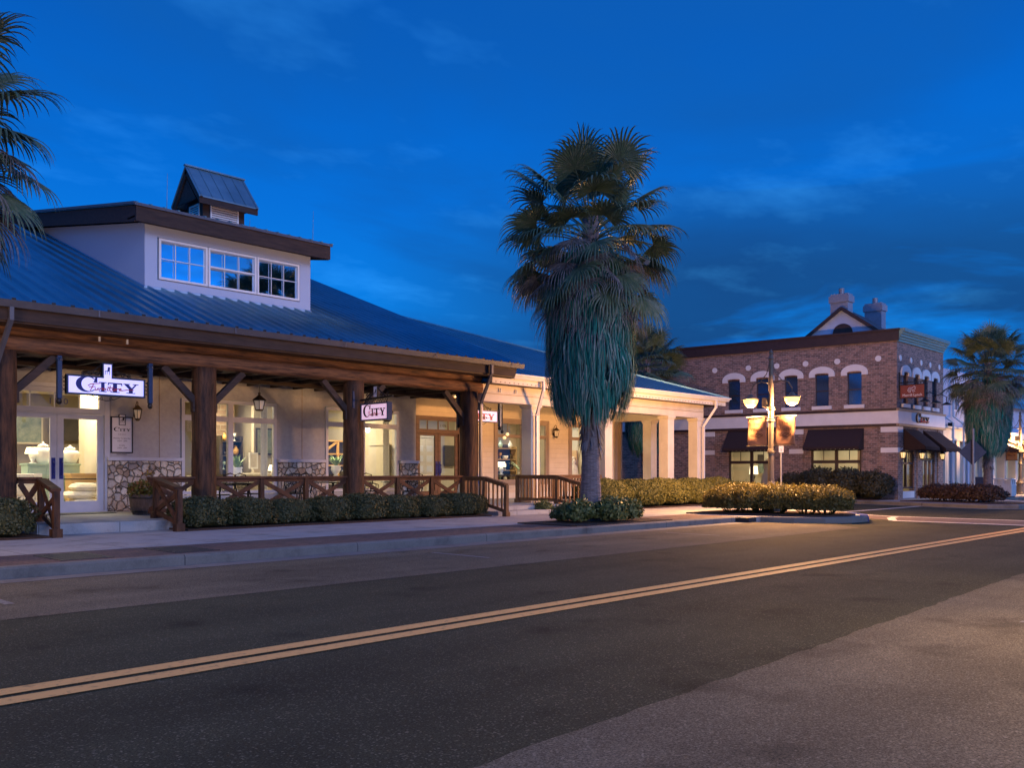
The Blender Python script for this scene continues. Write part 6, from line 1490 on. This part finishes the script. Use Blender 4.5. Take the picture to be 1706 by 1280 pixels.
hf=ramp(nt,n2.outputs['Fac'],[(.54,(0,0,0)),(.78,(.6,.6,.6))])
m2=N(nt,'ShaderNodeMixRGB',blend_type='ADD'); m2.inputs['Fac'].default_value=1
m3=N(nt,'ShaderNodeMixRGB',blend_type='MULTIPLY'); m3.inputs['Fac'].default_value=1; m3.inputs['Color2'].default_value=(.02,.13,.28,1); nt.links.new(hf,m3.inputs['Color1'])
# low slate-dark bands near the horizon
mq=N(nt,'ShaderNodeMapping'); mq.inputs['Scale'].default_value=(2.3,2.3,13); mq.inputs['Location'].default_value=(1.7,.4,.9); nt.links.new(tc.outputs['Generated'],mq.inputs['Vector'])
n5=N(nt,'ShaderNodeTexNoise',Scale=1.0,Detail=6,Roughness=.55,Distortion=.4); nt.links.new(mq.outputs[0],n5.inputs['Vector'])
bf=ramp(nt,n5.outputs['Fac'],[(.41,(0,0,0)),(.53,(1,1,1))]); bz_=ramp(nt,sx.outputs['Z'],[(.05,(.3,.3,.3)),(.10,(1,1,1)),(.22,(.85,.85,.85)),(.34,(0,0,0))])
bm_=N(nt,'ShaderNodeMixRGB',blend_type='MULTIPLY'); bm_.inputs['Fac'].default_value=1; nt.links.new(bf,bm_.inputs['Color1']); nt.links.new(bz_,bm_.inputs['Color2'])
mb2=N(nt,'ShaderNodeMixRGB'); mb2.inputs['Color2'].default_value=(.007,.060,.205,1); dt=N(nt,'ShaderNodeVectorMath',operation='DOT_PRODUCT'); dt.inputs[1].default_value=(.692,-.722,0); nt.links.new(tc.outputs['Generated'],dt.inputs[0])
mk=N(nt,'ShaderNodeMapRange'); mk.inputs['From Min'].default_value=-.16; mk.inputs['From Max'].default_value=.08; nt.links.new(dt.outputs['Value'],mk.inputs['Value'])
mk2=N(nt,'ShaderNodeMath',operation='MULTIPLY'); nt.links.new(mk.outputs[0],mk2.inputs[0]); nt.links.new(bm_.outputs[0],mk2.inputs[1])
nt.links.new(mk2.outputs[0],mb2.inputs['Fac']); nt.links.new(mx.outputs[0],mb2.inputs['Color1'])
nt.links.new(mb2.outputs[0],m2.inputs['Color1']); nt.links.new(m3.outputs[0],m2.inputs['Color2'])
# the sky behind the photographer is brightened for the dormer window reflections
rb_=N(nt,'ShaderNodeMapRange'); rb_.inputs['From Min'].default_value=.1; rb_.inputs['From Max'].default_value=-.9; rb_.inputs['To Min'].default_value=1.0; rb_.inputs['To Max'].default_value=2.0; nt.links.new(sx.outputs['Y'],rb_.inputs['Value'])
sc_=N(nt,'ShaderNodeVectorMath',operation='SCALE'); nt.links.new(m2.outputs[0],sc_.inputs[0]); nt.links.new(rb_.outputs[0],sc_.inputs['Scale'])
nt.links.new(sc_.outputs[0],bg.inputs['Color']); bg.inputs['Strength'].default_value=1.17
sun=bpy.data.lights.new('twilight','SUN'); sun.energy=1.2; sun.angle=R(20); sun.color=(.52,.60,1.0)
so=bpy.data.objects.new('twilight',sun); COL.objects.link(so)
# light travels toward +V, a little toward +U, from 22 degrees up
d=Vector((math.sin(R(6)),math.cos(R(6)),-math.tan(R(20)))).normalized()
so.rotation_euler=d.to_track_quat('-Z','Y').to_euler(); so.location=(0,-10,12)
sc.view_settings.view_transform='Standard'; sc.view_settings.look='None'; sc.view_settings.exposure=0; sc.view_settings.gamma=1
sc.cycles.max_bounces=8; sc.cycles.transparent_max_bounces=12; sc.cycles.sample_clamp_indirect=4
sc.cycles.use_denoising=True
